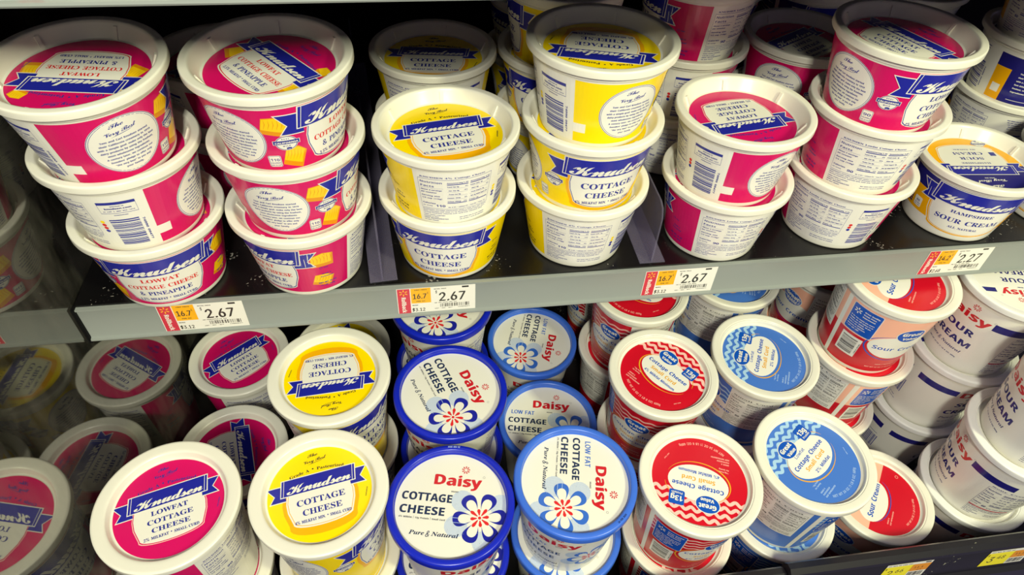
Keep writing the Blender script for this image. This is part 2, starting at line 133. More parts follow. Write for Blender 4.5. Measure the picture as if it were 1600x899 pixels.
GLYPHS['si'] = [
97,336,2,31,13,-2,-13,6,-4,6,-1,8,1,9,3,10,4,9,5,9,6,8,7,6,11,6,9,3,9,-3,4,-9,2,10,18,0,-14,-49,-2,-9,-1,-4,3,-4,5,3,6,9,4,-2,-13,-17,-13,-5,-10,10,0,5,1,6,-6,-9,-6,-7,-7,-4,13,23,10,8,4,7,10,6,13,4,13,2,12,-7,8,-8,-4,
-8,-11,-3,-7,-3,-8,-3,-11,-2,-9,67,440,1,41,50,-3,-13,1,-11,4,-9,7,-7,9,-4,10,-1,13,1,13,3,12,5,11,7,11,8,9,9,8,16,8,18,3,11,-1,13,-3,3,0,3,-1,6,5,4,0,-7,-39,-5,1,-1,14,-5,10,-7,6,-10,2,-11,-2,-10,-8,-10,-12,-8,-16,-6,
-19,-2,-17,2,-13,6,-10,8,-6,11,-2,19,5,16,16,5,-3,-21,-19,101,269,2,26,22,-2,-10,2,-8,5,-5,8,-2,11,1,10,4,9,4,9,6,8,8,7,7,5,9,4,8,2,14,-5,4,-11,-2,-10,-8,-8,-14,-8,-18,-5,-1,-9,3,-10,8,-3,10,4,9,11,5,-3,-14,-17,9,21,36,
7,3,7,4,10,10,3,12,-1,5,-4,2,-11,-9,-6,-11,108,173,1,21,10,-2,-9,3,-3,9,0,5,2,6,19,72,3,11,-8,4,-1,0,0,4,17,3,16,3,-26,-96,-1,-5,-1,-3,3,-4,5,3,7,9,3,-2,-6,-10,-7,-7,77,587,1,38,47,-3,-11,94,-19,-71,-1,-8,2,-6,9,-2,0,-4,
-36,0,0,4,9,1,5,5,5,11,18,71,2,9,-3,5,-9,3,0,4,38,0,10,-80,51,80,39,0,0,-4,-9,-2,-5,-5,-5,-11,-19,-71,-1,-4,0,-4,12,-8,0,-4,-53,0,0,4,9,1,5,5,2,4,2,7,19,73,-61,-97,78,468,1,31,78,-3,-43,91,-18,-68,-1,-8,11,-8,0,-4,-36,0,
0,4,9,1,5,5,5,11,17,68,2,6,0,4,-3,7,-10,3,0,4,33,0,36,-79,15,58,2,5,0,3,-3,6,-9,3,0,4,36,0,0,-4,-8,-2,-6,-5,-4,-11,-26,-94,80,409,2,26,-8,0,0,4,8,1,6,5,4,11,19,71,1,5,0,4,-3,5,-9,3,0,4,47,0,28,-7,9,-20,-1,-8,-5,-8,-6,-7,
-9,-5,-13,-3,-19,-1,-6,0,-9,-34,-2,-8,3,-6,9,-2,0,-4,11,50,60,12,2,9,6,5,10,2,13,-4,12,-11,4,-5,-2,-4,-7,-10,-38,3,0,114,261,1,25,-4,0,14,53,2,7,1,4,-7,4,-2,0,0,4,16,2,18,4,-10,-31,8,14,7,9,6,6,7,2,9,-12,-3,-8,-7,-4,-9,
6,-1,0,-6,-4,-7,-12,-4,-9,-4,-11,-4,-11,-4,-13,116,185,1,25,8,-2,-9,3,-3,9,0,3,1,5,14,50,-8,0,0,6,17,10,14,16,6,0,-6,-25,13,0,-2,-7,-13,0,-13,-42,-1,-7,-1,-5,2,-4,5,4,8,10,4,-3,-7,-10,-7,-7,-7,-5,117,357,1,38,12,-2,-10,
3,-3,9,1,9,4,13,6,21,2,11,-7,4,-2,0,0,4,15,2,18,4,-16,-58,-1,-7,3,-3,9,4,11,14,10,21,7,26,20,0,-9,-33,-6,-20,-1,-8,1,-2,1,-1,5,3,3,4,3,5,4,-3,-7,-10,-6,-7,-13,-5,-8,3,-4,9,3,16,-8,-13,-9,-9,-8,-5,]
GLYPHS['sc'] = [
66,578,1,112,103,-1,-10,3,-4,8,2,7,5,6,6,5,4,1,2,-1,-4,-4,-7,-6,-3,-8,5,-6,7,4,7,8,6,12,3,13,-2,7,-2,2,-7,-1,-3,1,-1,3,1,2,3,1,7,-1,8,4,8,10,2,12,-5,14,-9,-7,-8,-12,-4,-8,-5,-12,-11,-23,-13,-16,-15,-11,-13,-4,-15,-2,-12,
2,-9,4,-6,6,-2,8,5,11,12,5,8,-3,4,-7,-3,-6,-5,-2,-3,0,-3,-1,-3,-4,5,-6,11,-2,13,3,6,6,5,7,7,11,8,14,9,15,8,11,8,9,8,8,9,5,8,4,-10,2,-12,1,-10,-1,-11,-2,-11,-3,-10,-5,-9,-5,-7,-5,-8,-10,-3,-9,11,-10,10,3,11,8,9,11,5,11,1,
4,3,-8,-1,-10,-4,-8,-6,-8,-7,-5,-9,-4,-9,-1,-14,5,-5,13,5,13,6,7,8,6,10,6,12,4,18,6,17,1,15,-1,13,-4,10,2,3,-1,-3,-2,-5,-1,11,-8,5,-12,-2,-7,-5,-7,-10,-6,-14,-6,13,-8,4,-12,-3,-12,-9,-11,-12,-7,100,406,2,26,22,-1,-13,4,
-5,12,4,13,5,6,6,6,7,5,7,3,14,4,13,-7,29,51,21,2,-42,-75,-6,-11,-2,-4,2,-3,6,3,12,11,4,-3,-8,-8,-7,-5,-12,-4,-10,3,-3,8,0,1,-11,-9,12,26,3,8,4,8,9,9,11,4,9,1,6,-4,5,-7,-3,-7,-8,-8,-8,-5,-8,-4,-12,101,276,2,27,25,-1,-9,1,
-7,4,-6,12,4,12,5,6,6,6,6,5,8,3,14,4,10,-4,4,-8,-4,-9,-6,-5,-7,-4,-9,-2,-10,-3,-3,-9,5,-4,8,1,7,3,8,4,8,7,3,-3,-8,-8,-10,-5,-8,-3,7,26,22,11,3,8,8,3,8,-2,5,-6,-3,-7,-9,104,381,1,39,86,16,-7,-6,-5,-5,-7,-5,-7,-1,-8,4,-4,
10,2,8,2,5,6,7,10,11,0,1,0,1,-12,-6,-10,-9,-4,-6,-5,-7,-12,-18,-21,-1,21,41,-5,-6,-6,-6,-3,4,10,10,9,11,10,15,15,28,21,2,-35,-65,16,14,13,5,8,-4,4,-10,-4,-10,-9,-12,-5,-9,1,-2,5,3,12,11,75,511,2,50,103,-1,-10,4,-4,9,1,8,
5,8,4,9,2,7,-1,3,-2,0,-2,0,-6,3,1,2,5,2,3,-1,3,-1,8,6,9,15,5,8,6,7,8,6,8,5,13,5,3,-1,-2,-1,-5,-3,-7,-6,-6,-7,-8,-14,-5,-7,-7,-6,-7,-6,-8,-3,6,-7,2,-9,-1,-8,-3,-12,-1,-2,0,-2,2,-2,6,5,12,14,14,13,7,5,3,0,3,0,-7,-6,-8,-8,
-9,-9,-10,-12,-11,-8,63,25,-3,-12,2,-10,3,-7,7,-2,7,5,11,12,5,9,-2,2,-7,-2,-7,-8,-2,-4,-4,4,-6,10,-2,8,2,8,4,8,10,10,18,12,18,10,15,-12,-7,-8,-2,-8,2,-3,6,3,6,4,6,3,3,-1,1,-6,-2,-8,-6,-8,-6,-4,-5,-5,-3,-3,1,3,4,7,6,8,7,
10,6,8,2,8,-2,3,-6,-6,-13,-1,-1,1,0,10,4,9,6,9,8,11,10,8,5,2,0,1,0,-3,-3,-8,-10,-5,-10,-4,-13,-5,-14,-6,-13,-6,-10,-7,-9,-11,-9,-7,-4,-8,-4,-9,-2,109,538,1,52,0,-1,11,17,9,11,6,11,-1,2,-4,-3,-8,-9,-3,4,7,8,7,6,13,6,7,
-11,-1,-8,15,14,12,5,7,-3,2,-9,-1,-7,16,14,12,5,9,-4,4,-10,-4,-13,-8,-11,-4,-7,1,-2,6,3,12,11,3,-3,-9,-9,-6,-4,-5,-3,-5,-1,-9,4,-4,10,1,7,4,6,7,9,7,10,-2,1,-6,-2,-8,-9,-12,-14,-15,-21,-25,-1,16,22,8,13,3,6,1,3,-1,2,-15,
-11,-25,-34,110,388,1,42,0,-1,11,17,9,11,6,11,-1,2,-4,-3,-8,-9,-3,4,7,8,7,6,13,6,7,-12,-1,-7,15,14,13,5,9,-4,3,-10,-3,-8,-5,-9,-6,-7,-4,-7,1,-2,6,3,12,11,3,-3,-9,-9,-6,-4,-5,-3,-5,-1,-9,4,-3,10,1,8,9,12,9,11,1,1,-1,1,-6,
-2,-10,-9,-6,-6,-7,-8,-7,-10,-8,-11,111,300,2,20,23,-1,-13,5,-6,12,4,12,5,6,5,6,7,5,7,3,8,3,7,1,13,-4,4,-12,-3,-11,-9,-11,6,2,6,5,4,-4,-12,-8,-12,-2,-10,-6,13,26,4,9,4,-1,3,3,4,7,3,8,12,2,11,-4,5,-8,-5,-6,-7,-6,-10,-4,
-9,-2,-7,114,275,1,34,59,16,-10,-10,-6,-4,-9,-3,-12,3,-6,10,3,9,7,11,11,9,-7,0,-5,0,-6,-7,-7,-6,-3,4,6,5,5,5,4,12,2,2,3,-1,0,-3,0,-2,7,-3,8,-1,7,-3,3,-5,-2,-5,-4,-7,-5,-7,-4,-5,-3,-6,2,-3,6,3,6,4,6,7,115,235,1,36,52,18,
-8,-8,-6,-5,-11,-5,-10,-1,-12,3,-4,8,2,6,6,2,5,-2,2,-4,-2,-4,-4,-2,-1,0,4,-2,10,8,3,11,1,13,0,3,0,3,-4,-4,-5,-5,-6,-5,-3,4,8,7,11,11,2,2,5,4,3,-2,-2,-3,-1,-4,1,-3,6,-10,2,-10,-4,-10,8,7,84,414,2,47,53,44,-13,4,-5,12,2,9,
6,10,9,9,13,9,15,6,17,2,8,-1,11,-2,10,-2,7,0,11,2,1,0,1,-1,-2,-5,-7,-6,-9,-3,-10,1,-11,4,-12,4,-10,2,-8,-2,-8,-2,-8,-4,-7,-6,-6,-6,-4,-6,-4,-12,3,-7,7,-3,8,3,8,8,6,11,3,12,0,3,-1,2,2,2,3,-2,3,-7,1,-8,-1,-8,-3,-7,-5,-7,
-6,-4,-7,-3,37,42,-1,-14,1,-10,4,-6,6,-2,8,5,12,11,4,9,-2,3,-7,-2,-7,-6,-2,-3,0,-2,-1,-2,-1,-1,-2,4,-6,12,-2,8,0,8,3,7,5,7,8,6,10,5,12,9,20,11,14,9,8,6,3,2,-2,-2,-3,-4,-7,-2,-11,-2,-13,-4,-13,-7,-13,-9,-11,-12,-8,-15,-5,
116,297,1,28,9,32,10,10,8,9,8,12,19,31,21,1,-12,-21,11,0,-2,-6,-13,0,-12,-20,-11,-19,-8,-15,-2,-7,2,-2,7,3,5,4,8,7,3,-3,-8,-8,-7,-5,-14,-4,-9,3,-3,9,1,7,3,7,7,12,-9,-9,117,396,1,37,90,16,-10,-9,-5,-5,-11,-3,-12,3,-4,8,1,
3,0,3,-6,-8,-7,-5,-14,-4,-9,3,-4,8,3,10,3,7,5,9,-4,-4,-4,-4,-3,4,9,8,9,10,25,2,-18,-31,-4,-12,2,-2,6,3,8,9,6,7,5,7,5,8,5,9,24,2,-20,-36,-4,-8,2,-3,7,4,10,10,86,402,1,69,49,-1,-2,0,-1,1,5,14,3,14,2,14,5,13,7,12,8,12,-14,
-9,-10,-3,-9,7,4,10,4,6,-1,2,-6,-4,-11,-10,-4,-4,-9,-8,-2,2,2,4,7,8,9,7,9,7,8,2,8,-2,3,-7,-2,-7,-5,-7,8,4,8,5,8,6,8,7,11,9,2,-2,0,-2,-2,-4,-4,-7,-4,-7,-3,-8,-3,-10,-7,-22,-3,-7,-4,-8,-5,-8,-7,-9,14,11,13,14,11,17,12,18,
10,16,8,11,12,8,3,-1,-1,-2,-2,-2,-2,-2,-2,-2,-5,-4,-5,-7,-6,-9,-7,-12,-9,-14,-8,-12,-9,-10,-7,-8,-8,-7,-8,-6,-9,-6,121,388,2,48,86,16,-12,-10,-12,-6,-8,-14,-8,-12,-7,-8,-6,-7,-11,-7,-13,-2,-12,3,-4,10,3,9,8,9,12,8,16,7,
9,3,8,15,-12,-12,-9,-3,-10,3,-4,9,2,9,6,11,4,7,-1,2,-6,-5,-3,-3,-4,-4,-3,4,7,6,6,6,6,4,4,3,5,1,9,-11,-3,-12,-8,-13,-3,-6,-2,-4,2,-2,6,3,8,9,11,15,12,19,23,2,-26,-44,9,4,8,7,10,9,-46,6,2,7,8,7,12,9,18,-15,-8,-11,-8,-8,-8,
-2,-8,2,-6,]
GLYPHS['nb'] = [
65,463,2,8,0,0,42,120,31,0,43,-120,-28,0,-8,28,-44,0,-9,-28,9,42,50,32,0,-9,28,-2,7,-3,9,-2,8,-2,-8,-3,-10,-2,-6,97,406,2,30,36,-2,-12,2,-9,6,-6,8,-2,13,3,13,7,9,13,5,18,2,16,1,0,4,-4,11,-10,3,-14,-2,-12,-5,-8,17,8,4,8,
2,9,2,10,1,16,-2,12,-6,7,-10,3,-15,0,-61,-18,0,-5,12,-6,-6,-6,-4,-8,-3,9,45,16,13,6,6,13,0,7,-10,0,-10,-1,-6,-3,-5,-11,3,-8,66,451,3,20,15,0,0,120,37,0,22,-2,15,-5,9,-9,3,-14,-1,-10,-4,-8,-6,-6,-8,-2,0,-1,11,-5,8,-8,2,
-7,1,-8,-3,-15,-9,-11,-14,-7,-18,-2,9,40,72,15,0,9,1,6,3,5,10,-5,10,-7,2,-9,1,-14,0,9,40,21,17,0,10,1,6,4,5,11,-5,11,-7,3,-10,1,-16,0,98,425,2,23,64,-2,-10,1,-6,3,-10,8,-2,0,-4,-10,-19,0,0,128,25,0,0,-30,0,-10,-1,-8,1,0,
10,10,7,2,9,1,14,-3,11,-9,7,-15,3,-20,-3,-21,-7,-15,-11,-9,14,56,19,13,7,3,8,1,12,-1,12,-4,8,-12,7,-14,-6,-3,-7,-1,-11,0,-3,1,-12,3,-8,6,-6,67,428,1,34,64,-2,-17,2,-14,6,-10,9,-7,13,-5,14,-1,18,2,17,4,15,8,12,11,10,14,6,
17,2,9,-1,9,-2,9,-2,8,-4,-8,-21,-14,6,-13,2,-13,-2,-9,-8,-6,-14,-2,-16,2,-17,5,-13,9,-8,14,-2,15,1,15,5,0,-22,-7,-2,-8,-2,-8,-1,99,345,1,28,50,-2,-18,3,-13,9,-9,14,-2,21,1,15,4,13,7,9,9,6,11,4,12,1,9,0,8,-1,12,-5,-7,-19,
-11,4,-11,1,-14,-7,-5,-20,1,-12,4,-9,6,-5,8,-1,14,2,12,5,0,-21,-12,-5,-7,-1,68,497,2,13,15,0,0,120,38,0,17,-2,16,-5,12,-8,9,-11,5,-15,2,-18,-4,-27,-13,-19,-21,-11,-27,-4,9,40,21,12,0,27,10,9,29,-2,18,-6,12,-11,7,-15,2,
-14,0,100,425,2,23,42,-2,-14,3,-11,9,-7,15,-2,21,2,20,7,15,11,9,15,3,9,-1,7,-2,10,-10,1,0,-1,8,-1,10,0,30,25,0,0,-128,-19,0,-5,12,-1,0,-10,-10,-7,-3,15,51,18,9,2,6,4,3,8,1,11,0,3,-1,11,-3,9,-6,5,-10,2,-12,-7,-4,-9,-1,
-12,1,-11,4,-9,69,376,1,12,15,0,0,120,69,0,0,-21,-44,0,0,-26,41,0,0,-21,-41,0,0,-31,44,0,0,-21,101,397,2,31,54,-2,-12,2,-12,4,-9,6,-7,9,-5,12,-1,14,1,15,4,12,7,9,8,7,11,4,12,1,17,-2,13,-9,8,-12,3,-18,0,-12,-59,0,2,-10,4,
-7,7,-5,10,-1,8,1,8,1,7,2,8,3,0,-19,-7,-3,-8,-2,-8,-1,6,34,56,34,0,-4,14,-13,6,-12,-5,-4,-6,70,369,1,10,15,0,0,120,69,0,0,-21,-44,0,0,-31,41,0,0,-21,-41,0,0,-47,102,260,1,23,17,0,0,73,-14,0,0,12,14,7,0,6,1,11,3,7,11,10,
8,2,10,0,13,-1,9,-3,-6,-18,-6,2,-8,1,-8,-3,-2,-8,0,-6,22,0,0,-19,-22,0,0,-73,71,486,1,40,66,-2,-24,4,-18,12,-11,20,-3,26,2,18,5,15,9,12,12,9,16,6,18,2,10,-1,9,-1,9,-3,8,-3,-8,-20,-13,4,-15,2,-10,-1,-9,-4,-7,-6,-6,-8,-3,
-10,-1,-11,1,-12,2,-9,4,-8,6,-7,8,-3,10,-1,9,0,7,1,0,25,-23,0,0,21,48,0,0,-62,-10,-3,-10,-2,-10,-1,103,425,2,35,47,-40,-9,0,-9,1,-8,1,-8,3,0,20,17,-5,19,-2,14,5,5,16,0,2,0,5,1,6,-1,0,-5,-6,-6,-4,-7,-3,-8,-1,-14,4,-11,9,
-7,15,-2,20,2,20,7,15,11,9,15,3,15,-3,11,-10,1,0,2,12,21,0,0,-92,-3,-18,-8,-12,-15,-8,13,51,18,8,1,6,5,4,7,1,11,0,4,-1,12,-4,9,-5,5,-9,1,-13,-7,-5,-21,5,-20,72,514,1,12,15,0,0,120,25,0,0,-47,48,0,0,47,25,0,0,-120,-25,0,
0,52,-48,0,0,-52,104,441,1,25,13,0,0,128,25,0,0,-26,0,-13,-1,-9,1,0,5,6,7,4,7,2,8,1,13,-2,11,-5,7,-11,2,-15,0,-60,-25,0,0,54,-4,14,-11,5,-10,-1,-6,-6,-3,-10,-1,-13,0,-43,73,261,1,12,5,0,0,14,15,7,0,78,-15,7,0,14,55,0,0,
-14,-15,-7,0,-78,15,-7,0,-14,105,205,2,8,26,103,-10,3,-4,9,4,10,10,3,9,-3,4,-10,-4,-9,4,13,0,0,92,25,0,0,-92,74,222,1,17,2,-35,-8,0,-6,1,0,22,5,-2,7,0,8,2,5,6,2,14,0,112,25,0,0,-112,-1,-14,-3,-11,-6,-9,-8,-5,-9,-3,106,
205,2,8,26,103,-10,3,-4,9,4,10,10,3,9,-3,4,-10,-4,-9,16,6,-40,-9,0,-8,2,0,19,6,-1,6,0,9,3,3,11,0,98,25,0,0,-102,-1,-8,-2,-7,-4,-7,-7,-4,-8,-3,75,446,1,14,15,0,0,120,25,0,0,-55,5,7,5,7,33,41,28,0,-42,-53,43,-67,-30,0,-31,
50,-11,-7,0,-43,107,416,1,16,13,0,0,128,25,0,0,-58,0,-10,-1,-10,5,7,6,7,26,28,28,0,-36,-40,38,-52,-29,0,-26,37,-11,-9,0,-28,76,379,1,6,15,0,0,120,25,0,0,-99,49,0,0,-21,108,205,1,4,13,0,0,128,25,0,0,-128,77,633,1,21,15,0,
0,120,35,0,28,-92,31,92,34,0,0,-120,-23,0,0,57,0,13,0,14,1,10,-1,0,-31,-94,-23,0,-29,94,-1,0,1,-10,1,-14,0,-14,0,-56,109,660,1,40,13,0,0,92,19,0,4,-12,1,0,5,6,6,4,8,2,8,1,9,-1,8,-2,11,-10,2,0,5,6,6,4,8,2,8,1,13,-2,10,-5,
6,-11,2,-15,0,-60,-25,0,0,54,-3,14,-10,5,-9,-1,-5,-6,-4,-8,-1,-12,0,-46,-25,0,0,54,-3,14,-11,5,-8,-1,-6,-6,-3,-10,-1,-13,0,-43,78,546,1,16,15,0,0,120,32,0,52,-90,1,0,-1,17,-1,16,0,57,24,0,0,-120,-33,0,-52,91,-1,0,1,-17,
1,-18,0,-56,110,441,1,24,13,0,0,92,19,0,4,-12,1,0,5,6,7,4,8,2,8,1,13,-2,11,-5,7,-11,2,-15,0,-60,-25,0,0,54,-1,8,-3,6,-11,5,-10,-1,-6,-6,-3,-10,-1,-13,0,-43,79,535,2,24,67,-2,-18,2,-14,6,-11,9,-8,13,-5,15,-1,17,1,18,5,15,
8,12,11,9,14,6,18,2,18,-2,14,-6,11,-9,8,-13,4,-14,2,-18,-2,-17,-4,-15,-8,-13,-11,-9,-14,-6,16,67,20,14,2,9,8,6,13,1,17,-1,17,-6,13,-9,8,-14,2,-14,-2,-9,-8,-6,-13,-2,-17,2,-17,6,-13,9,-8,111,416,2,20,52,-2,-12,2,-11,4,-9,
7,-7,9,-4,12,-1,14,2,20,10,15,14,9,18,3,12,-1,11,-4,9,-7,7,-9,4,-12,1,-14,-3,-20,-9,-15,-14,-9,16,52,18,8,2,6,6,4,8,1,12,-1,12,-4,8,-6,6,-8,1,-9,-1,-5,-6,-4,-8,-1,-12,1,-12,4,-8,6,-6,80,422,2,15,15,0,0,120,39,0,20,-2,13,
-8,8,-12,3,-16,-1,-10,-3,-9,-6,-8,-9,-7,-12,-4,-15,-1,-12,0,0,-43,9,40,64,9,0,9,0,8,4,4,5,2,9,-5,13,-15,4,-12,0,112,425,2,22,13,-40,0,132,21,0,3,-12,1,0,10,9,7,3,9,1,14,-3,11,-9,7,-15,3,-20,-3,-20,-7,-16,-11,-9,-14,-3,
-10,1,-6,3,-10,8,-1,0,1,-13,0,-37,13,56,19,13,7,3,8,1,12,-4,20,-13,7,-14,-6,-3,-7,-1,-11,0,-3,1,-12,3,-8,6,-6,81,535,2,26,91,-28,-22,26,-2,0,-18,2,-14,6,-11,9,-8,13,-5,15,-1,17,1,18,5,15,8,12,11,9,14,6,18,2,18,-2,14,-6,
11,-9,8,-13,4,-14,2,-18,-2,-19,-5,-16,-9,-13,-14,-8,29,-32,16,67,20,14,2,9,8,6,13,1,17,-1,17,-6,13,-9,8,-14,2,-14,-2,-9,-8,-6,-13,-2,-17,2,-17,6,-13,9,-8,113,425,2,22,68,-40,0,38,1,14,-1,0,-10,-10,-7,-3,-9,-1,-14,3,-11,
9,-7,15,-2,21,2,20,7,15,11,9,15,3,9,-1,7,-2,10,-10,1,0,2,12,21,0,0,-132,15,51,18,9,2,6,4,3,8,1,10,0,4,-1,11,-3,9,-6,5,-9,2,-8,-2,-5,-5,-4,-9,-1,-12,5,-20,82,443,2,15,15,0,0,120,35,0,21,-2,15,-7,9,-11,3,-16,-3,-14,-9,-11,
-10,-7,35,-52,-29,0,-28,46,-14,0,0,-46,9,40,67,9,0,11,1,7,3,5,12,-6,13,-7,2,-11,1,-8,0,114,305,1,18,13,0,0,92,19,0,4,-16,1,0,5,7,6,5,8,4,8,1,5,0,4,0,-2,-24,-3,1,-4,0,-13,-2,-9,-8,-4,-13,0,-47,83,370,1,40,42,-2,-18,2,-16,
6,0,23,18,-7,8,-2,10,-1,13,4,4,9,-7,11,-7,4,-9,5,-10,4,-9,7,-7,10,-3,15,3,14,8,10,13,7,17,3,9,-1,9,-1,8,-3,9,-4,-8,-20,-15,5,-13,2,-11,-3,-4,-9,6,-10,7,-4,9,-5,9,-4,7,-5,10,-11,3,-7,1,-9,-3,-14,-9,-11,-14,-7,115,334,1,
39,38,-2,-9,1,-7,1,-14,4,0,20,8,-3,8,-2,8,-2,7,-1,10,3,3,5,-1,5,-5,4,-14,6,-7,4,-7,3,-8,9,-2,13,2,11,8,8,11,5,15,1,8,0,8,-1,8,-2,8,-4,-8,-18,-12,5,-12,2,-12,-6,2,-4,5,-4,13,-5,13,-7,9,-9,3,-13,-3,-12,-7,-9,-12,-6,84,389,
1,8,36,0,0,99,-33,0,0,21,91,0,0,-21,-33,0,0,-99,116,291,1,22,44,-2,-14,3,-10,9,-3,8,-1,11,0,44,-12,0,0,11,14,8,7,19,16,0,0,-19,25,0,0,-19,-25,0,0,-44,3,-8,8,-3,8,1,8,2,0,-19,-10,-2,85,508,1,24,63,-2,-21,3,-15,9,-9,14,-4,
19,0,77,26,0,0,-74,1,-12,5,-8,7,-5,11,-1,10,1,8,5,4,8,1,13,0,73,26,0,0,-78,-2,-12,-4,-10,-7,-9,-9,-7,-13,-4,117,441,1,24,45,-2,-13,2,-10,6,-7,11,-3,15,0,60,26,0,0,-54,0,-8,3,-7,11,-5,10,2,6,6,3,10,1,12,0,44,25,0,0,-92,
-19,0,-3,12,-2,0,-5,-6,-7,-4,-7,-3,86,437,1,13,41,0,-41,120,26,0,22,-72,2,-6,3,-11,1,-9,2,9,3,11,2,6,23,72,25,0,-41,-120,118,382,1,12,35,0,-35,92,26,0,18,-52,2,-10,1,-9,1,0,1,9,3,10,17,52,27,0,-36,-92,87,649,1,33,30,0,
-30,120,25,0,15,-66,2,-9,3,-12,1,-10,2,10,2,11,2,9,17,67,24,0,18,-67,1,-9,3,-11,1,-10,2,10,2,12,2,9,15,66,25,0,-30,-120,-29,0,-16,63,-1,5,-2,8,-2,9,-1,6,-1,-6,-2,-8,-1,-9,-1,-5,-16,-63,119,575,1,37,28,0,-26,92,24,0,11,
-41,2,-10,2,-11,1,-9,1,0,1,6,1,9,1,7,1,5,11,44,28,0,10,-44,2,-8,2,-10,0,-9,1,0,1,8,2,12,2,10,12,41,24,0,-26,-92,-28,0,-6,32,-2,8,-3,13,-3,11,-2,8,-1,0,-1,-8,-3,-11,-3,-13,-2,-8,-8,-32,88,448,1,12,0,0,40,62,-38,58,28,0,
26,-43,26,43,27,0,-37,-60,40,-60,-29,0,-28,45,-28,-45,120,388,1,12,1,0,31,47,-30,45,29,0,17,-30,18,30,29,0,-30,-45,31,-47,-28,0,-20,32,-19,-32,89,419,1,9,40,0,0,46,-40,74,28,0,24,-50,26,50,27,0,-40,-73,0,-47,121,382,1,
22,18,-40,-7,0,-5,1,0,20,4,-1,6,0,12,5,7,11,1,5,-36,91,27,0,18,-52,2,-8,1,-8,2,8,2,8,17,52,27,0,-39,-104,-7,-12,-8,-9,-11,-5,90,389,1,10,4,0,0,16,58,83,-56,0,0,21,86,0,0,-16,-58,-83,59,0,0,-21,122,328,1,10,4,0,0,15,43,
57,-40,0,0,20,69,0,0,-16,-42,-57,43,0,0,-19,48,384,2,20,48,-2,-19,4,-13,13,-8,19,-2,26,1,18,3,15,6,12,7,9,11,6,14,2,18,-4,14,-12,7,-20,3,-26,-1,-18,-3,-15,-6,-12,-8,-9,-10,-6,16,48,19,8,2,5,8,3,13,1,18,-1,18,-3,13,-5,8,
-8,2,-8,-2,-5,-8,-3,-13,-1,-18,1,-18,3,-13,5,-7,49,384,1,11,44,0,0,69,0,12,1,12,-4,-3,-5,-5,-14,-11,-12,15,38,31,21,0,0,-120,50,384,1,32,7,0,0,18,30,30,15,16,8,11,2,11,-4,11,-11,3,-13,-3,-7,-4,-7,-5,-14,16,12,9,13,6,8,2,
10,1,11,-2,10,-3,7,-5,5,-6,4,-8,1,-9,-1,-9,-3,-9,-5,-8,-6,-8,-8,-9,-10,-9,-16,-15,0,-1,52,0,0,-21,51,384,1,49,41,-2,-19,2,-16,5,0,21,8,-3,8,-3,9,-1,7,-1,12,2,7,3,6,13,-3,9,-8,5,-8,2,-10,0,-9,0,0,19,9,0,10,1,7,2,8,5,2,9,
-4,10,-13,3,-8,-1,-7,-2,-11,-6,-12,18,8,4,9,4,11,3,12,1,16,-2,13,-6,8,-9,3,-12,-2,-11,-6,-9,-8,-6,-10,-4,13,-3,9,-6,6,-8,1,-11,-1,-10,-4,-9,-6,-7,-10,-6,-12,-3,52,384,2,11,54,0,0,25,-51,0,0,17,53,78,23,0,0,-76,14,0,0,
-19,-14,0,0,-25,9,25,44,29,0,0,21,0,9,1,10,0,7,-1,0,-3,-7,-4,-6,53,384,1,35,40,-2,-9,1,-8,1,-8,2,-7,3,0,22,7,-3,8,-3,9,-1,8,-1,10,1,7,4,4,6,2,8,-6,14,-18,4,-10,-1,-8,-1,-11,5,5,61,65,0,0,-22,-43,0,-2,-23,6,1,9,0,11,0,9,
-4,8,-5,5,-7,4,-9,1,-11,-3,-17,-9,-13,-15,-9,54,384,2,39,50,-2,-12,2,-10,4,-9,7,-7,10,-5,13,-1,17,0,10,2,10,2,10,3,9,4,9,6,7,8,6,9,5,12,3,14,1,8,0,8,-1,0,-20,-7,1,-7,1,-14,-2,-10,-3,-6,-6,-5,-7,-3,-10,-1,-10,1,0,10,10,7,
3,9,1,14,-2,11,-8,7,-12,2,-16,-2,-18,-8,-12,-14,-9,11,49,19,12,5,4,6,1,10,-4,14,-12,4,-10,-2,-6,-6,-3,-8,2,-11,6,-9,55,384,1,7,19,0,45,98,-60,0,0,22,86,0,0,-16,-45,-104,56,384,3,37,48,-2,-18,2,-13,7,-8,10,-3,13,2,12,4,8,
8,7,9,6,-7,5,-7,7,-4,8,-1,10,1,9,4,7,6,5,8,4,9,2,10,2,10,-2,9,-2,8,-4,6,-5,4,-7,1,-10,-1,-9,-5,-8,-7,-7,-8,-5,12,-7,9,-11,4,-14,-1,-9,-4,-8,-7,-7,-8,-5,-10,-3,8,48,74,10,6,4,11,-4,9,-10,3,-10,-3,-4,-9,4,-11,11,48,17,14,
4,4,11,-2,8,-7,6,-8,5,-2,1,-7,-4,-6,-4,-4,-12,4,-11,57,384,2,39,30,-2,-8,0,-8,2,0,20,7,-1,7,-1,14,1,9,4,7,5,5,8,3,9,1,11,-1,0,-10,-10,-7,-3,-10,-1,-14,2,-11,8,-6,12,-3,16,3,17,8,13,13,8,17,3,12,-1,10,-4,9,-8,7,-10,4,-13,
2,-16,0,-11,-2,-10,-2,-10,-3,-9,-4,-8,-7,-8,-7,-6,-10,-5,-11,-3,11,46,61,10,3,6,6,3,8,-2,11,-6,9,-10,3,-13,-5,-3,-7,-1,-9,4,-14,]
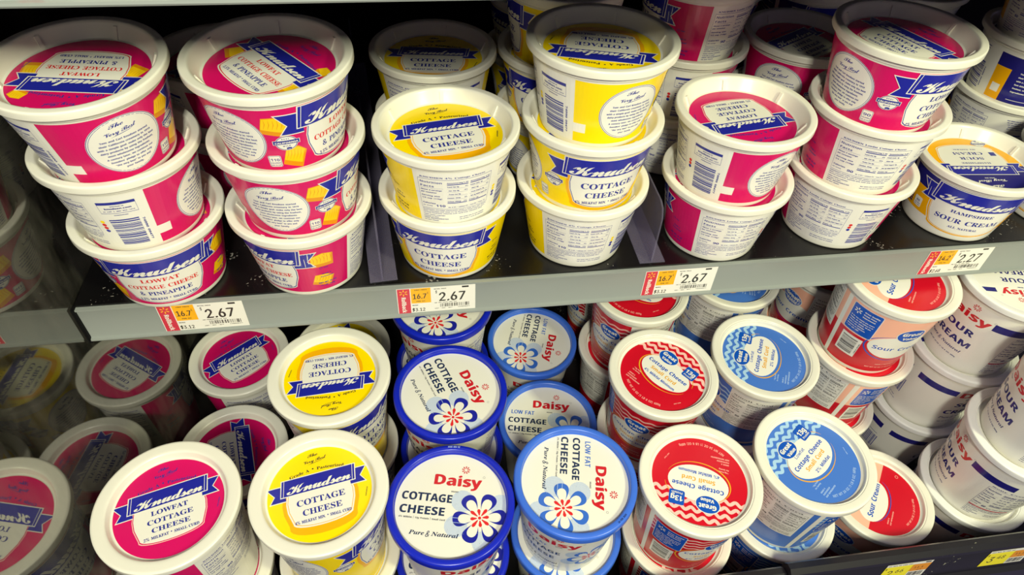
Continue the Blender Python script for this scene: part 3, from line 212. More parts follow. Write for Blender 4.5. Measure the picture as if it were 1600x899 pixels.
GLYPHS['n'] = [
65,480,2,12,4,0,46,127,19,0,47,-127,-17,0,-27,76,-6,17,-8,27,3,0,-8,-27,-5,-17,-27,-76,4,28,36,0,14,64,0,0,-14,66,456,3,23,15,0,0,127,45,0,12,-1,10,-3,8,-6,5,-7,3,-8,2,-8,-3,-14,-8,-8,-10,-5,0,-1,12,-5,9,-10,4,-8,0,-9,
-1,-9,-3,-8,-6,-7,-8,-6,-11,-3,-13,-1,10,31,14,30,0,13,2,8,4,5,6,2,8,-3,12,-10,8,-14,4,-31,0,10,31,71,29,0,12,3,9,8,3,11,-2,8,-4,6,-7,5,-11,1,-29,0,67,510,1,50,67,-2,-16,2,-13,6,-12,10,-8,13,-6,16,-2,19,2,18,6,16,8,13,
12,10,13,6,16,2,9,-1,9,-2,8,-4,7,-4,7,-6,5,-8,4,-8,2,-9,-16,0,-5,12,-8,8,-10,5,-12,2,-11,-2,-10,-4,-8,-7,-7,-10,-4,-13,-1,-14,1,-16,4,-12,7,-10,8,-7,10,-4,11,-2,12,2,10,5,8,8,5,12,16,0,-2,-9,-4,-8,-5,-7,-7,-6,-7,-5,-8,
-4,-9,-2,68,502,2,30,55,0,-31,0,0,14,30,0,14,2,12,4,8,8,7,9,3,13,2,14,-2,14,-3,12,-7,10,-8,7,-11,5,-14,1,-32,0,0,14,33,0,18,-2,14,-5,12,-10,8,-12,6,-16,2,-18,-2,-19,-6,-15,-8,-13,-12,-9,-15,-6,4,31,127,0,-127,-16,0,0,
127,69,419,1,12,15,0,0,127,78,0,0,-14,-62,0,0,-41,58,0,0,-15,-58,0,0,-43,63,0,0,-14,70,410,1,10,15,0,0,127,77,0,0,-14,-61,0,0,-43,55,0,0,-15,-55,0,0,-55,71,520,1,54,67,-2,-16,2,-14,6,-11,10,-9,13,-5,16,-2,19,2,18,5,16,9,
13,11,10,14,6,15,2,10,-1,9,-2,9,-4,7,-5,6,-6,5,-7,4,-8,2,-9,-16,0,-5,11,-8,9,-10,5,-13,2,-10,-2,-10,-4,-8,-7,-7,-10,-4,-13,-1,-14,1,-16,4,-12,7,-10,8,-7,10,-4,11,-2,10,1,9,4,8,5,5,8,3,9,2,10,4,0,-37,0,0,14,49,0,0,-14,-2,
-15,-5,-12,-8,-11,-11,-7,-12,-5,72,517,1,12,15,0,0,127,16,0,0,-55,67,0,0,55,16,0,0,-127,-16,0,0,58,-67,0,0,-58,73,300,1,12,8,0,0,14,22,0,0,99,-22,0,0,14,59,0,0,-14,-21,0,0,-99,21,0,0,-14,74,396,1,22,46,-2,-15,3,-12,7,-8,
12,-3,16,0,7,16,0,0,-7,2,-10,4,-8,7,-4,9,-2,9,2,7,4,4,8,2,10,0,91,16,0,0,-91,-2,-16,-8,-12,-12,-7,75,467,3,9,26,36,0,18,9,11,9,11,9,10,38,41,21,0,-54,-58,-1,0,7,15,0,0,127,16,0,0,-43,0,-28,0,-8,0,-48,4,93,0,-46,65,10,12,
55,-77,76,393,1,6,15,0,0,127,16,0,0,-113,59,0,0,-14,77,628,1,40,15,0,0,127,23,0,31,-80,3,-7,3,-9,3,-10,2,-9,-3,0,3,9,2,9,4,10,2,7,31,80,23,0,0,-127,-16,0,0,73,0,9,0,10,0,11,1,11,1,0,-4,-12,-4,-11,-3,-11,-3,-7,-28,-73,
-14,0,-30,73,-2,7,-4,10,-4,12,-4,12,2,0,0,-10,0,-11,0,-11,0,-9,0,-73,78,523,1,24,15,0,0,127,19,0,52,-81,5,-8,6,-11,7,-13,-3,0,-1,13,0,12,0,10,0,78,16,0,0,-127,-19,0,-47,72,-6,11,-7,12,-10,18,3,1,0,-18,1,-14,0,-9,0,-73,
79,533,2,24,67,-2,-16,2,-13,6,-12,10,-8,13,-6,16,-2,19,2,18,6,16,8,13,12,10,13,6,16,2,15,-2,14,-6,11,-10,9,-13,6,-16,1,-18,-1,-19,-6,-16,-9,-13,-11,-10,-14,-6,24,67,13,11,2,9,4,9,7,6,10,4,12,2,16,-2,14,-4,13,-6,10,-9,7,
-9,4,-11,2,-11,-2,-10,-4,-8,-7,-7,-10,-4,-13,-1,-14,1,-16,4,-12,7,-10,8,-7,10,-4,80,445,1,28,15,0,0,127,44,0,13,-1,11,-4,9,-6,6,-8,3,-10,1,-11,-1,-11,-3,-10,-6,-8,-9,-6,-11,-4,-13,-2,-32,0,0,14,31,0,9,2,7,2,9,10,3,13,-3,
13,-9,10,-7,2,-9,1,-27,0,0,-113,81,533,3,8,61,40,17,0,14,-19,4,-5,21,-28,-17,0,-14,19,-3,5,24,67,-2,-16,2,-13,6,-12,10,-8,13,-6,16,-2,19,2,18,6,16,8,13,12,10,13,6,16,2,15,-2,14,-6,11,-10,9,-13,6,-16,1,-18,-1,-19,-6,-16,
-9,-13,-11,-10,-14,-6,24,67,13,11,2,9,4,9,7,6,10,4,12,2,16,-2,14,-4,13,-6,10,-9,7,-9,4,-11,2,-11,-2,-10,-4,-8,-7,-7,-10,-4,-13,-1,-14,1,-16,4,-12,7,-10,8,-7,10,-4,82,449,2,28,15,0,0,127,44,0,13,-1,11,-4,9,-6,6,-8,3,-9,1,
-11,-1,-11,-3,-9,-6,-8,-9,-6,-11,-3,-13,-1,-35,0,0,14,34,0,9,0,7,3,10,8,2,13,-2,13,-10,9,-7,2,-9,1,-27,0,0,-113,4,88,0,-30,57,18,0,31,-57,83,447,1,57,56,-2,-13,1,-11,3,-9,6,-7,7,-4,9,-2,10,16,0,5,-12,11,-7,14,-3,8,1,8,2,
10,8,4,12,-3,10,-9,6,-13,5,-15,4,-14,5,-10,7,-7,10,-2,11,1,10,5,9,7,7,8,5,11,4,12,1,12,-1,10,-4,9,-5,6,-7,4,-8,2,-10,-16,0,-2,9,-6,6,-9,4,-11,2,-14,-3,-10,-8,-3,-10,4,-10,9,-7,11,-4,13,-3,12,-4,12,-6,9,-10,2,-7,1,-8,-1,
-10,-5,-9,-6,-8,-9,-5,-11,-4,84,449,1,8,8,113,0,14,96,0,0,-14,-40,0,0,-113,-16,0,0,113,85,517,1,30,65,-2,-14,2,-13,4,-10,7,-7,9,-5,11,-1,12,0,84,16,0,0,-83,1,-8,3,-8,5,-6,7,-5,8,-3,10,-1,9,1,9,3,6,5,5,6,3,8,1,8,0,83,16,
0,0,-84,-1,-12,-5,-11,-7,-9,-10,-7,-12,-4,86,480,1,12,51,0,-47,127,17,0,27,-75,6,-18,8,-26,-3,0,8,26,5,18,27,75,17,0,-46,-127,87,686,1,32,39,0,-35,127,16,0,21,-78,3,-13,3,-12,2,-14,-2,0,3,14,3,12,3,13,20,78,19,0,21,-78,
2,-13,4,-12,2,-14,-2,0,3,14,3,12,3,13,20,78,17,0,-36,-127,-18,0,-22,81,-4,17,-4,21,4,0,-4,-20,-4,-18,-22,-81,88,474,1,28,4,0,50,71,0,-12,-47,68,19,0,18,-27,7,-10,5,-8,5,-9,-3,0,5,9,5,8,6,10,20,27,18,0,-47,-67,0,12,49,
-72,-18,0,-23,32,-6,9,-5,8,-4,9,3,0,-5,-9,-4,-7,-6,-10,-23,-32,89,472,1,14,51,0,0,52,-47,75,19,0,25,-41,8,-13,6,-15,-6,0,7,15,7,13,25,41,19,0,-47,-75,0,-52,90,438,1,20,10,0,0,12,58,84,8,12,9,11,2,-5,-16,-1,-15,0,-46,0,0,
14,89,0,0,-11,-57,-84,-8,-12,-10,-12,-2,6,16,0,16,0,46,0,0,-14,97,389,2,38,40,-2,-8,1,-8,2,-7,5,-5,5,-3,7,-1,9,3,13,9,8,11,5,13,2,14,2,8,2,3,5,-2,10,-7,6,-11,3,-12,-3,-7,-5,-5,-7,-15,5,4,7,6,6,6,5,7,3,8,2,7,0,12,-1,12,
-5,8,-10,3,-8,1,-9,0,-63,-15,0,0,13,-1,0,-5,-7,-9,-6,14,42,11,15,4,9,8,3,11,0,14,-4,-2,-7,-2,-8,-1,-6,-1,-10,-2,-8,-5,-3,-9,3,-8,6,-5,98,424,2,25,57,-2,-14,3,-9,7,-4,7,-2,0,0,-15,-15,0,0,127,15,0,0,-47,2,0,4,6,9,7,14,3,
11,-2,10,-4,8,-7,6,-10,4,-12,2,-14,-2,-14,-4,-12,-6,-10,-8,-7,-10,-4,24,55,12,8,1,7,3,5,6,4,7,2,9,1,9,-1,10,-2,8,-4,7,-5,6,-7,3,-8,1,-8,-1,-7,-3,-5,-5,-4,-7,-2,-9,-1,-10,1,-9,2,-9,4,-7,5,-6,7,-3,99,396,1,42,52,-2,-12,2,
-11,4,-9,8,-6,9,-4,12,-2,14,2,14,4,12,6,9,9,8,11,4,12,2,13,-2,11,-5,9,-9,5,-11,-14,-3,-4,6,-4,6,-8,3,-8,1,-9,-1,-7,-3,-5,-6,-4,-8,-2,-8,-1,-9,1,-9,2,-9,4,-7,5,-6,7,-3,9,-1,9,1,7,3,5,6,3,7,15,-3,-6,-12,-9,-9,-11,-5,100,
424,2,25,49,-2,-11,2,-10,4,-8,7,-6,10,-4,12,-2,14,2,14,4,12,6,10,8,7,10,4,11,2,14,-3,9,-7,4,-6,2,0,0,47,15,0,0,-127,-15,0,0,15,-1,0,-5,-7,-9,-7,24,51,12,8,1,7,3,5,6,4,7,2,9,1,9,-1,10,-2,9,-4,7,-5,5,-7,3,-8,1,-8,-1,-7,-3,
-5,-6,-4,-7,-2,-8,-1,-10,1,-9,2,-9,4,-7,5,-6,7,-3,101,404,1,49,53,-2,-13,2,-11,4,-9,8,-6,9,-4,12,-2,14,2,13,4,12,6,10,9,8,10,4,12,2,8,0,7,-2,8,-4,6,-5,5,-6,4,-9,3,-10,1,-12,0,-6,-74,0,0,13,65,0,-6,-5,-1,9,-3,8,-8,11,-15,
4,-8,0,-7,-4,-9,-10,-3,-15,0,-9,1,-9,3,-9,4,-6,6,-5,7,-3,8,0,11,1,7,5,5,8,15,-3,-7,-13,-6,-5,-7,-4,-9,-2,102,254,2,4,57,95,0,-13,-55,0,0,13,13,20,0,0,108,4,14,10,8,13,2,9,0,5,-2,-4,-13,-3,1,-5,0,-11,-3,-2,-10,0,-105,103,
425,2,42,52,-38,-10,1,-8,2,-14,7,-7,11,12,7,5,-6,8,-6,14,-2,10,1,8,4,6,7,2,10,0,19,-2,0,-4,-7,-9,-6,-14,-3,-11,1,-10,5,-8,6,-6,9,-4,12,-2,14,2,14,4,11,6,10,8,7,10,4,11,2,14,-3,9,-7,5,-6,1,0,0,15,15,0,0,-97,-1,-12,-4,-8,
-7,-7,-8,-5,-10,-3,22,51,15,8,1,7,3,9,11,2,8,1,10,-1,10,-2,8,-4,7,-5,5,-7,3,-8,1,-8,-1,-7,-3,-5,-6,-4,-6,-2,-9,-1,-9,1,-9,2,-8,9,-12,7,-3,104,410,1,26,28,57,0,-57,-15,0,0,127,15,0,0,-55,-2,0,5,11,7,7,9,5,10,1,9,-1,8,-3,
6,-5,5,-7,3,-9,1,-11,0,-60,-15,0,0,59,-2,10,-4,7,-6,5,-10,1,-12,-3,-8,-8,105,167,2,4,13,0,0,95,15,0,0,-95,8,21,111,-7,3,-4,7,4,7,7,3,7,-3,4,-7,-4,-7,106,167,2,13,13,95,15,0,0,-103,0,-8,-2,-6,-10,-10,-7,-3,-8,-1,-3,0,0,
14,2,0,10,4,3,11,8,21,111,-8,3,-3,7,3,7,8,3,7,-3,4,-7,-4,-7,107,381,3,7,28,34,0,19,2,0,41,42,19,0,-44,-45,-2,0,4,13,0,0,127,15,0,0,-127,4,74,0,-37,46,11,11,45,-57,108,189,1,14,35,0,-10,1,-7,4,-4,7,-1,9,0,106,15,0,0,-102,
2,-9,6,-3,4,0,2,1,3,-13,-5,-1,109,610,1,40,13,0,0,95,15,0,0,-21,-1,0,6,12,10,8,12,2,9,-1,8,-5,5,-7,3,-9,-2,0,6,12,11,8,14,2,8,0,7,-3,6,-5,5,-6,3,-8,1,-10,0,-64,-15,0,0,64,-2,8,-4,6,-13,4,-11,-2,-8,-8,-2,-10,0,-62,-16,0,
0,65,-5,13,-13,4,-10,-2,-8,-8,-4,-12,0,-60,110,410,1,26,28,57,0,-57,-15,0,0,95,15,0,0,-23,-2,0,5,11,7,7,9,5,10,1,9,-1,8,-3,6,-5,5,-7,3,-9,1,-11,0,-60,-15,0,0,59,-2,10,-4,7,-6,5,-10,1,-12,-3,-8,-8,111,415,2,24,52,-2,-12,
2,-11,4,-9,8,-6,9,-4,12,-2,14,2,14,4,12,6,9,9,8,11,4,12,2,12,-2,11,-4,8,-8,7,-9,4,-12,1,-14,-1,-14,-4,-12,-7,-9,-8,-8,-11,-4,24,52,12,8,1,8,3,5,6,4,7,2,9,1,9,-1,9,-2,8,-4,8,-5,6,-8,3,-8,1,-9,-1,-7,-3,-5,-6,-4,-8,-2,-8,
-1,-9,1,-9,2,-9,4,-7,5,-6,7,-3,112,424,2,25,13,-36,0,131,15,0,0,-15,2,0,4,6,9,7,14,3,11,-2,10,-4,8,-7,6,-10,4,-12,2,-14,-2,-14,-4,-12,-6,-10,-8,-7,-10,-4,-11,-2,-14,3,-9,7,-4,7,-2,0,0,-51,24,55,12,8,1,7,3,5,6,4,7,2,9,1,
9,-1,10,-2,8,-4,7,-5,6,-7,3,-8,1,-8,-1,-7,-3,-5,-5,-4,-7,-2,-9,-1,-10,1,-9,2,-9,4,-7,5,-6,7,-3,113,424,2,25,93,-36,-15,0,0,51,-2,0,-4,-7,-9,-7,-14,-3,-11,2,-10,4,-8,7,-6,10,-4,12,-2,14,2,14,4,12,6,10,8,7,10,4,11,2,14,-3,
9,-7,5,-6,1,0,0,15,15,0,24,51,12,8,1,7,3,5,6,4,7,2,9,1,9,-1,10,-2,9,-4,7,-5,5,-7,3,-8,1,-8,-1,-7,-3,-5,-6,-4,-7,-2,-8,-1,-10,1,-9,2,-9,4,-7,5,-6,7,-3,114,259,1,17,13,0,0,95,15,0,0,-15,1,0,9,12,7,3,8,1,4,0,4,0,0,-16,-3,1,
-6,1,-12,-3,-8,-8,-4,-12,0,-59,115,365,1,47,46,-2,-10,1,-8,2,-7,3,-5,6,-5,6,-2,8,15,3,7,-12,14,-4,9,1,7,4,6,10,-3,8,-11,5,-16,3,-11,4,-8,6,-5,7,-1,9,1,8,3,7,6,5,7,4,8,3,10,1,9,-1,8,-2,11,-8,6,-13,-14,-3,-6,10,-14,4,-14,
-4,-6,-10,4,-8,12,-5,14,-4,12,-4,7,-5,5,-7,2,-9,-1,-8,-4,-7,-6,-6,-7,-4,-9,-3,116,227,2,4,51,95,0,-13,-49,0,0,13,14,16,118,16,0,0,-94,2,-9,8,-3,4,1,4,1,3,-14,-5,-1,-6,0,-11,1,-8,5,-5,8,-2,10,117,410,1,26,46,-1,-10,1,-7,
3,-7,5,-5,7,-3,9,-1,11,0,60,15,0,0,-59,2,-10,4,-7,7,-5,9,-2,12,4,9,8,3,14,0,57,15,0,0,-95,-15,0,0,23,3,0,-5,-11,-8,-8,-8,-4,118,389,1,12,41,0,-37,95,17,0,20,-56,6,-17,5,-17,-6,0,5,17,5,17,20,56,17,0,-37,-95,119,567,1,30,
34,0,-28,95,16,0,11,-41,5,-20,6,-24,-3,0,5,24,6,20,11,41,16,0,11,-41,6,-20,4,-24,-2,0,5,24,5,20,12,41,16,0,-29,-95,-15,0,-12,43,-4,13,-3,14,-4,14,4,0,-4,-14,-3,-14,-4,-13,-12,-43,120,379,1,24,5,0,38,54,0,-11,-36,52,18,0,
12,-19,8,-13,7,-11,-8,0,6,11,8,13,12,19,18,0,-36,-53,0,12,38,-54,-18,0,-14,21,-8,13,-7,12,8,0,-7,-12,-7,-13,-14,-21,121,389,1,22,12,-35,3,13,3,0,8,0,6,4,6,9,3,9,-37,95,17,0,20,-56,6,-17,5,-17,-6,0,4,17,6,17,20,56,17,0,
-42,-109,-7,-13,-9,-7,-12,-2,-7,0,122,380,1,12,10,0,0,12,54,68,0,1,-52,0,0,14,71,0,0,-12,-51,-68,0,-1,53,0,0,-14,48,453,2,24,57,-2,-13,2,-12,6,-8,10,-7,12,-4,16,-1,20,1,18,4,17,7,13,8,9,12,6,13,2,13,-2,11,-6,9,-9,6,-13,
4,-17,1,-18,-1,-20,-4,-16,-6,-12,-9,-10,-11,-6,24,57,12,8,2,7,4,6,8,4,10,3,12,1,16,-1,14,-3,13,-4,10,-6,8,-7,4,-8,2,-9,-2,-7,-4,-6,-8,-4,-10,-3,-13,-1,-14,1,-16,3,-12,4,-10,6,-8,7,-4,49,453,2,4,19,0,0,14,79,0,0,-14,8,69,
127,0,-127,-16,0,0,112,-1,0,-30,-22,0,17,28,20,50,453,1,34,16,0,0,12,42,45,12,13,8,12,2,11,-3,12,-9,7,-12,3,-13,-3,-8,-9,-3,-13,-16,0,2,11,4,9,6,8,8,6,10,4,10,1,11,-1,9,-4,8,-6,6,-7,4,-8,1,-10,-2,-13,-4,-8,-5,-7,-8,-9,
-9,-11,-29,-30,0,-1,59,0,0,-14,51,453,1,39,54,-2,-11,1,-10,3,-9,6,-6,6,-5,9,-2,10,16,0,5,-11,9,-7,14,-3,14,3,10,8,3,13,-3,13,-10,9,-9,3,-10,1,-11,0,0,13,33,37,0,1,-54,0,0,14,75,0,0,-12,-40,-45,0,2,13,0,11,-3,9,-6,7,-7,4,
-10,1,-10,-1,-10,-5,-10,-6,-7,-9,-6,-11,-3,52,453,2,8,10,26,0,14,52,87,16,0,-51,-85,0,-1,76,0,0,-15,6,70,0,0,30,0,6,0,44,16,0,0,-80,53,453,1,41,55,-2,-11,2,-9,3,-8,5,-6,7,-5,8,-1,9,15,0,4,-10,9,-7,12,-3,14,4,9,10,4,14,
-1,8,-3,7,-9,11,-15,3,-12,-2,-10,-5,-15,1,7,64,68,0,0,-14,-54,0,-4,-38,10,6,13,3,9,-2,8,-2,6,-4,6,-5,5,-6,4,-7,2,-8,1,-9,-2,-12,-4,-10,-6,-9,-9,-6,-10,-4,54,453,2,29,56,-2,-10,2,-10,4,-9,6,-6,8,-4,11,-1,11,1,10,3,10,6,
11,8,14,29,42,17,0,-42,-62,-2,0,5,7,8,5,10,1,11,-1,9,-3,7,-6,6,-8,4,-10,1,-11,-1,-11,-4,-10,-6,-8,-8,-6,-10,-4,12,56,12,14,4,8,9,4,14,-4,14,-8,10,-14,3,-12,-3,-10,-9,-3,-14,3,-14,10,-10,55,453,1,8,24,0,57,112,0,1,-65,0,
0,14,82,0,0,-15,-57,-112,56,453,3,42,56,-2,-12,2,-10,3,-9,5,-7,8,-4,8,-1,10,1,8,2,7,9,11,13,6,0,1,-8,3,-7,7,-4,9,-1,9,1,9,3,8,6,7,8,5,10,4,10,1,11,-1,9,-4,8,-5,6,-7,4,-8,2,-9,-2,-9,-4,-9,-7,-7,-8,-3,0,-1,13,-6,9,-11,2,
-7,1,-8,-1,-10,-5,-8,-6,-8,-9,-5,-10,-3,13,56,12,15,3,10,8,3,12,-4,12,-9,9,-15,3,-14,-3,-10,-9,-3,-12,3,-12,10,-8,7,-2,12,56,72,12,3,9,7,3,12,-3,11,-8,7,-13,3,-12,-3,-8,-7,-3,-11,3,-12,8,-7,57,453,2,29,56,129,12,-1,10,
-4,8,-7,6,-9,4,-10,1,-11,-1,-10,-3,-9,-5,-12,-9,-14,-29,-42,-18,0,43,62,2,0,-5,-7,-8,-5,-10,-1,-10,1,-10,4,-8,5,-5,8,-4,10,-1,11,1,11,4,10,7,8,8,7,10,4,12,56,115,-12,-3,-10,-10,-3,-14,3,-14,10,-10,12,-3,14,3,8,10,4,14,
-4,14,-8,10,46,188,1,8,24,-1,-8,3,-4,8,4,8,8,4,8,-4,3,-8,-3,-8,44,188,1,4,10,-30,7,48,17,0,-13,-48,58,188,2,8,24,-1,-8,3,-4,8,4,8,8,4,8,-4,3,-8,-3,-8,8,24,68,-8,3,-4,8,4,8,8,3,8,-3,3,-8,-3,-8,59,188,2,4,10,-30,7,48,17,0,
-13,-48,8,26,68,-8,3,-4,8,4,8,8,3,8,-3,3,-8,-3,-8,37,676,5,14,44,71,-14,3,-8,10,-3,13,0,6,3,13,8,10,14,3,14,-3,8,-10,3,-13,0,-6,-3,-13,-8,-10,10,44,82,9,4,3,11,0,6,-3,11,-9,4,-10,-4,-2,-11,0,-6,2,-11,14,125,-2,-13,3,-9,
10,-3,13,0,6,3,13,9,9,13,4,14,-4,9,-9,2,-13,0,-6,-3,-13,-8,-10,10,125,9,9,4,3,11,0,6,-3,10,-9,5,-9,-5,-3,-10,0,-6,3,-11,4,33,0,87,127,15,0,-87,-127,38,448,1,64,49,-2,-11,2,-10,3,-8,5,-6,8,-4,8,-2,9,4,14,9,12,14,11,19,14,
5,4,5,6,2,7,-5,10,-11,4,-8,-2,-6,-5,-2,-8,2,-9,6,-9,9,-11,59,-71,-19,0,-48,58,-13,15,-4,7,-4,6,-3,14,1,8,3,6,11,11,7,3,9,0,9,0,7,-3,11,-10,4,-14,-2,-11,-6,-9,-9,-8,-26,-19,-6,-5,-4,-5,-4,-11,3,-11,9,-8,12,-2,15,3,7,4,5,
5,5,6,4,8,2,8,1,10,15,0,-1,-11,-2,-9,-6,-13,-7,-7,-3,-4,-7,-6,-8,-4,-10,-3,47,249,1,4,59,133,-41,-152,-14,0,40,152,40,273,1,24,22,52,1,14,2,15,3,15,5,14,5,14,6,11,15,0,-6,-14,-5,-14,-4,-15,-4,-14,-2,-14,0,-12,0,-12,2,
-11,3,-12,4,-13,5,-14,7,-14,-15,0,-9,19,-7,19,-4,19,41,273,1,24,9,-24,7,15,6,13,4,13,2,12,2,11,0,12,0,12,-2,14,-3,14,-5,15,-4,14,-7,14,15,0,6,-11,6,-14,4,-14,3,-15,2,-15,1,-14,-2,-20,-4,-19,-6,-19,-10,-18,42,453,1,18,50,
56,2,27,-24,-15,-6,11,24,12,-24,13,6,11,24,-15,-2,27,12,0,0,-27,22,15,6,-11,-24,-13,24,-12,-6,-11,-22,15,0,-27,36,447,2,4,50,-18,0,164,11,0,0,-164,57,56,-2,-13,1,-11,3,-9,6,-7,7,-4,9,-2,10,16,0,5,-12,11,-7,14,-3,8,1,8,2,
10,8,4,12,-3,10,-9,6,-13,5,-15,4,-14,5,-10,7,-7,10,-2,11,1,10,5,9,7,7,8,5,11,4,12,1,12,-1,10,-4,9,-5,6,-7,4,-8,2,-10,-16,0,-2,9,-6,6,-9,4,-11,2,-14,-3,-10,-8,-3,-10,4,-10,9,-7,11,-4,13,-3,12,-4,12,-6,9,-10,2,-7,1,-8,-1,
-10,-5,-9,-6,-8,-9,-5,-11,-4,45,453,1,4,84,61,0,-14,-56,0,0,14,43,453,2,4,50,8,0,83,14,0,0,-83,4,15,43,0,13,83,0,0,-13,39,206,1,4,20,80,-2,47,16,0,-2,-47,34,321,2,4,20,80,-2,47,16,0,-2,-47,4,48,80,-2,47,16,0,-1,-47,33,
196,2,4,17,40,-1,87,17,0,-1,-87,8,24,-1,-8,3,-3,8,3,8,8,4,8,-4,4,-8,-4,-8,35,440,4,4,60,0,22,127,12,0,-20,-127,4,2,35,3,13,95,0,-2,-13,4,16,0,21,127,13,0,-21,-127,4,10,79,2,13,95,0,-2,-13,64,676,2,93,89,-34,-18,2,-16,4,
-13,6,-12,9,-8,11,-7,14,-4,15,-1,18,2,17,3,15,7,14,9,11,11,9,13,7,15,4,17,1,17,-1,14,-5,12,-7,10,-8,8,-10,6,-12,4,-13,1,-13,-1,-10,0,-8,-2,-9,-2,-8,-9,-12,-7,-3,-9,-1,-10,1,-9,5,-4,8,-1,0,-8,-9,-7,-4,-8,-1,-11,1,-8,5,-7,
7,-5,8,-3,10,-1,12,1,10,4,10,5,8,7,6,9,4,9,2,14,-3,8,-7,1,0,0,8,13,0,0,-56,3,-10,9,-3,9,4,5,13,1,10,0,12,-1,11,-2,10,-5,10,-6,8,-9,7,-10,6,-12,4,-13,0,-14,0,-13,-4,-10,-6,-9,-7,-7,-9,-5,-12,-3,-13,-2,-15,2,-14,3,-14,5,
-11,7,-9,9,-8,12,-5,12,-3,15,-1,14,1,11,3,8,2,4,-12,-10,-3,-13,-3,14,82,16,14,4,7,10,2,7,1,9,-1,9,-2,7,-8,8,-12,3,-12,-4,-8,-9,-3,-14,3,-15,7,-11,]
def load_glyphs():
    fonts = {}
    for name, b in GLYPHS.items():
        i = 0; g = fonts[name] = {}
        while i < len(b):
            ch, adv, nl = b[i:i+3]; i += 3; loops = []
            for _ in range(nl):
                c = b[i]; i += 1; x = y = 0; pts = []
                for _ in range(c):
                    x += b[i]; y += b[i+1]; i += 2; pts.append((x*0.004, y*0.004))
                loops.append(pts)
            g[chr(ch)] = (adv*0.001, loops)
    return fonts
FONTS = load_glyphs()
def inside(p, L):
    c = False; x, y = p
    for (x1, y1), (x2, y2) in zip(L, L[1:]+L[:1]):
        if (y1 > y) != (y2 > y) and x < (x2-x1)*(y-y1)/(y2-y1)+x1: c = not c
    return c
def tess(loops):
    """filled triangles of loops (even-odd islands with holes) as an (n,3,2) array"""
    par = [sum(inside(a[0], b) for j, b in enumerate(loops) if j != i) for i, a in enumerate(loops)]
    out = []
    for i, a in enumerate(loops):
        if par[i] % 2: continue
        holes = [b for j, b in enumerate(loops) if par[j] == par[i]+1 and inside(b[0], a)]
        grp = [[Vector((x, y, 0)) for x, y in l] for l in [a]+holes]
        flat = [p for l in [a]+holes for p in l]
        for t in tessellate_polygon(grp): out.append([flat[k] for k in t])
    if not out: return np.zeros((0, 3, 2))
    T = np.array(out, float)
    ar = (T[:,1,0]-T[:,0,0])*(T[:,2,1]-T[:,0,1])-(T[:,2,0]-T[:,0,0])*(T[:,1,1]-T[:,0,1])
    T[ar < 0] = T[ar < 0][:, ::-1]
    return T[np.abs(ar) > 1e-12]
GC = {}
def glyph(font, ch):
    k = (font, ch)
    if k not in GC:
        if ch == ' ': GC[k] = (0.27, np.zeros((0,3,2)))
        elif ch == '\u2022':
            GC[k] = (0.40, tess([[(0.2+0.11*math.cos(a), 0.33+0.11*math.sin(a)) for a in np.linspace(0, 2*math.pi, 9)[:-1]]]))
        elif ch == '|': GC[k] = (0.26, tess([[(0.11,-0.1),(0.15,-0.1),(0.15,0.75),(0.11,0.75)]]))
        elif ch == '\u00a2':
            a, t = glyph(font, 'c'); bar = tess([[(a*.45,-0.12),(a*.55,-0.12),(a*.55,0.66),(a*.45,0.66)]]); GC[k] = (a, np.concatenate([t, bar]))
        else:
            g = FONTS[font].get(ch) or FONTS['n'].get(ch)
            GC[k] = (g[0], tess(g[1])) if g else (0.3, np.zeros((0,3,2)))
    return GC[k]

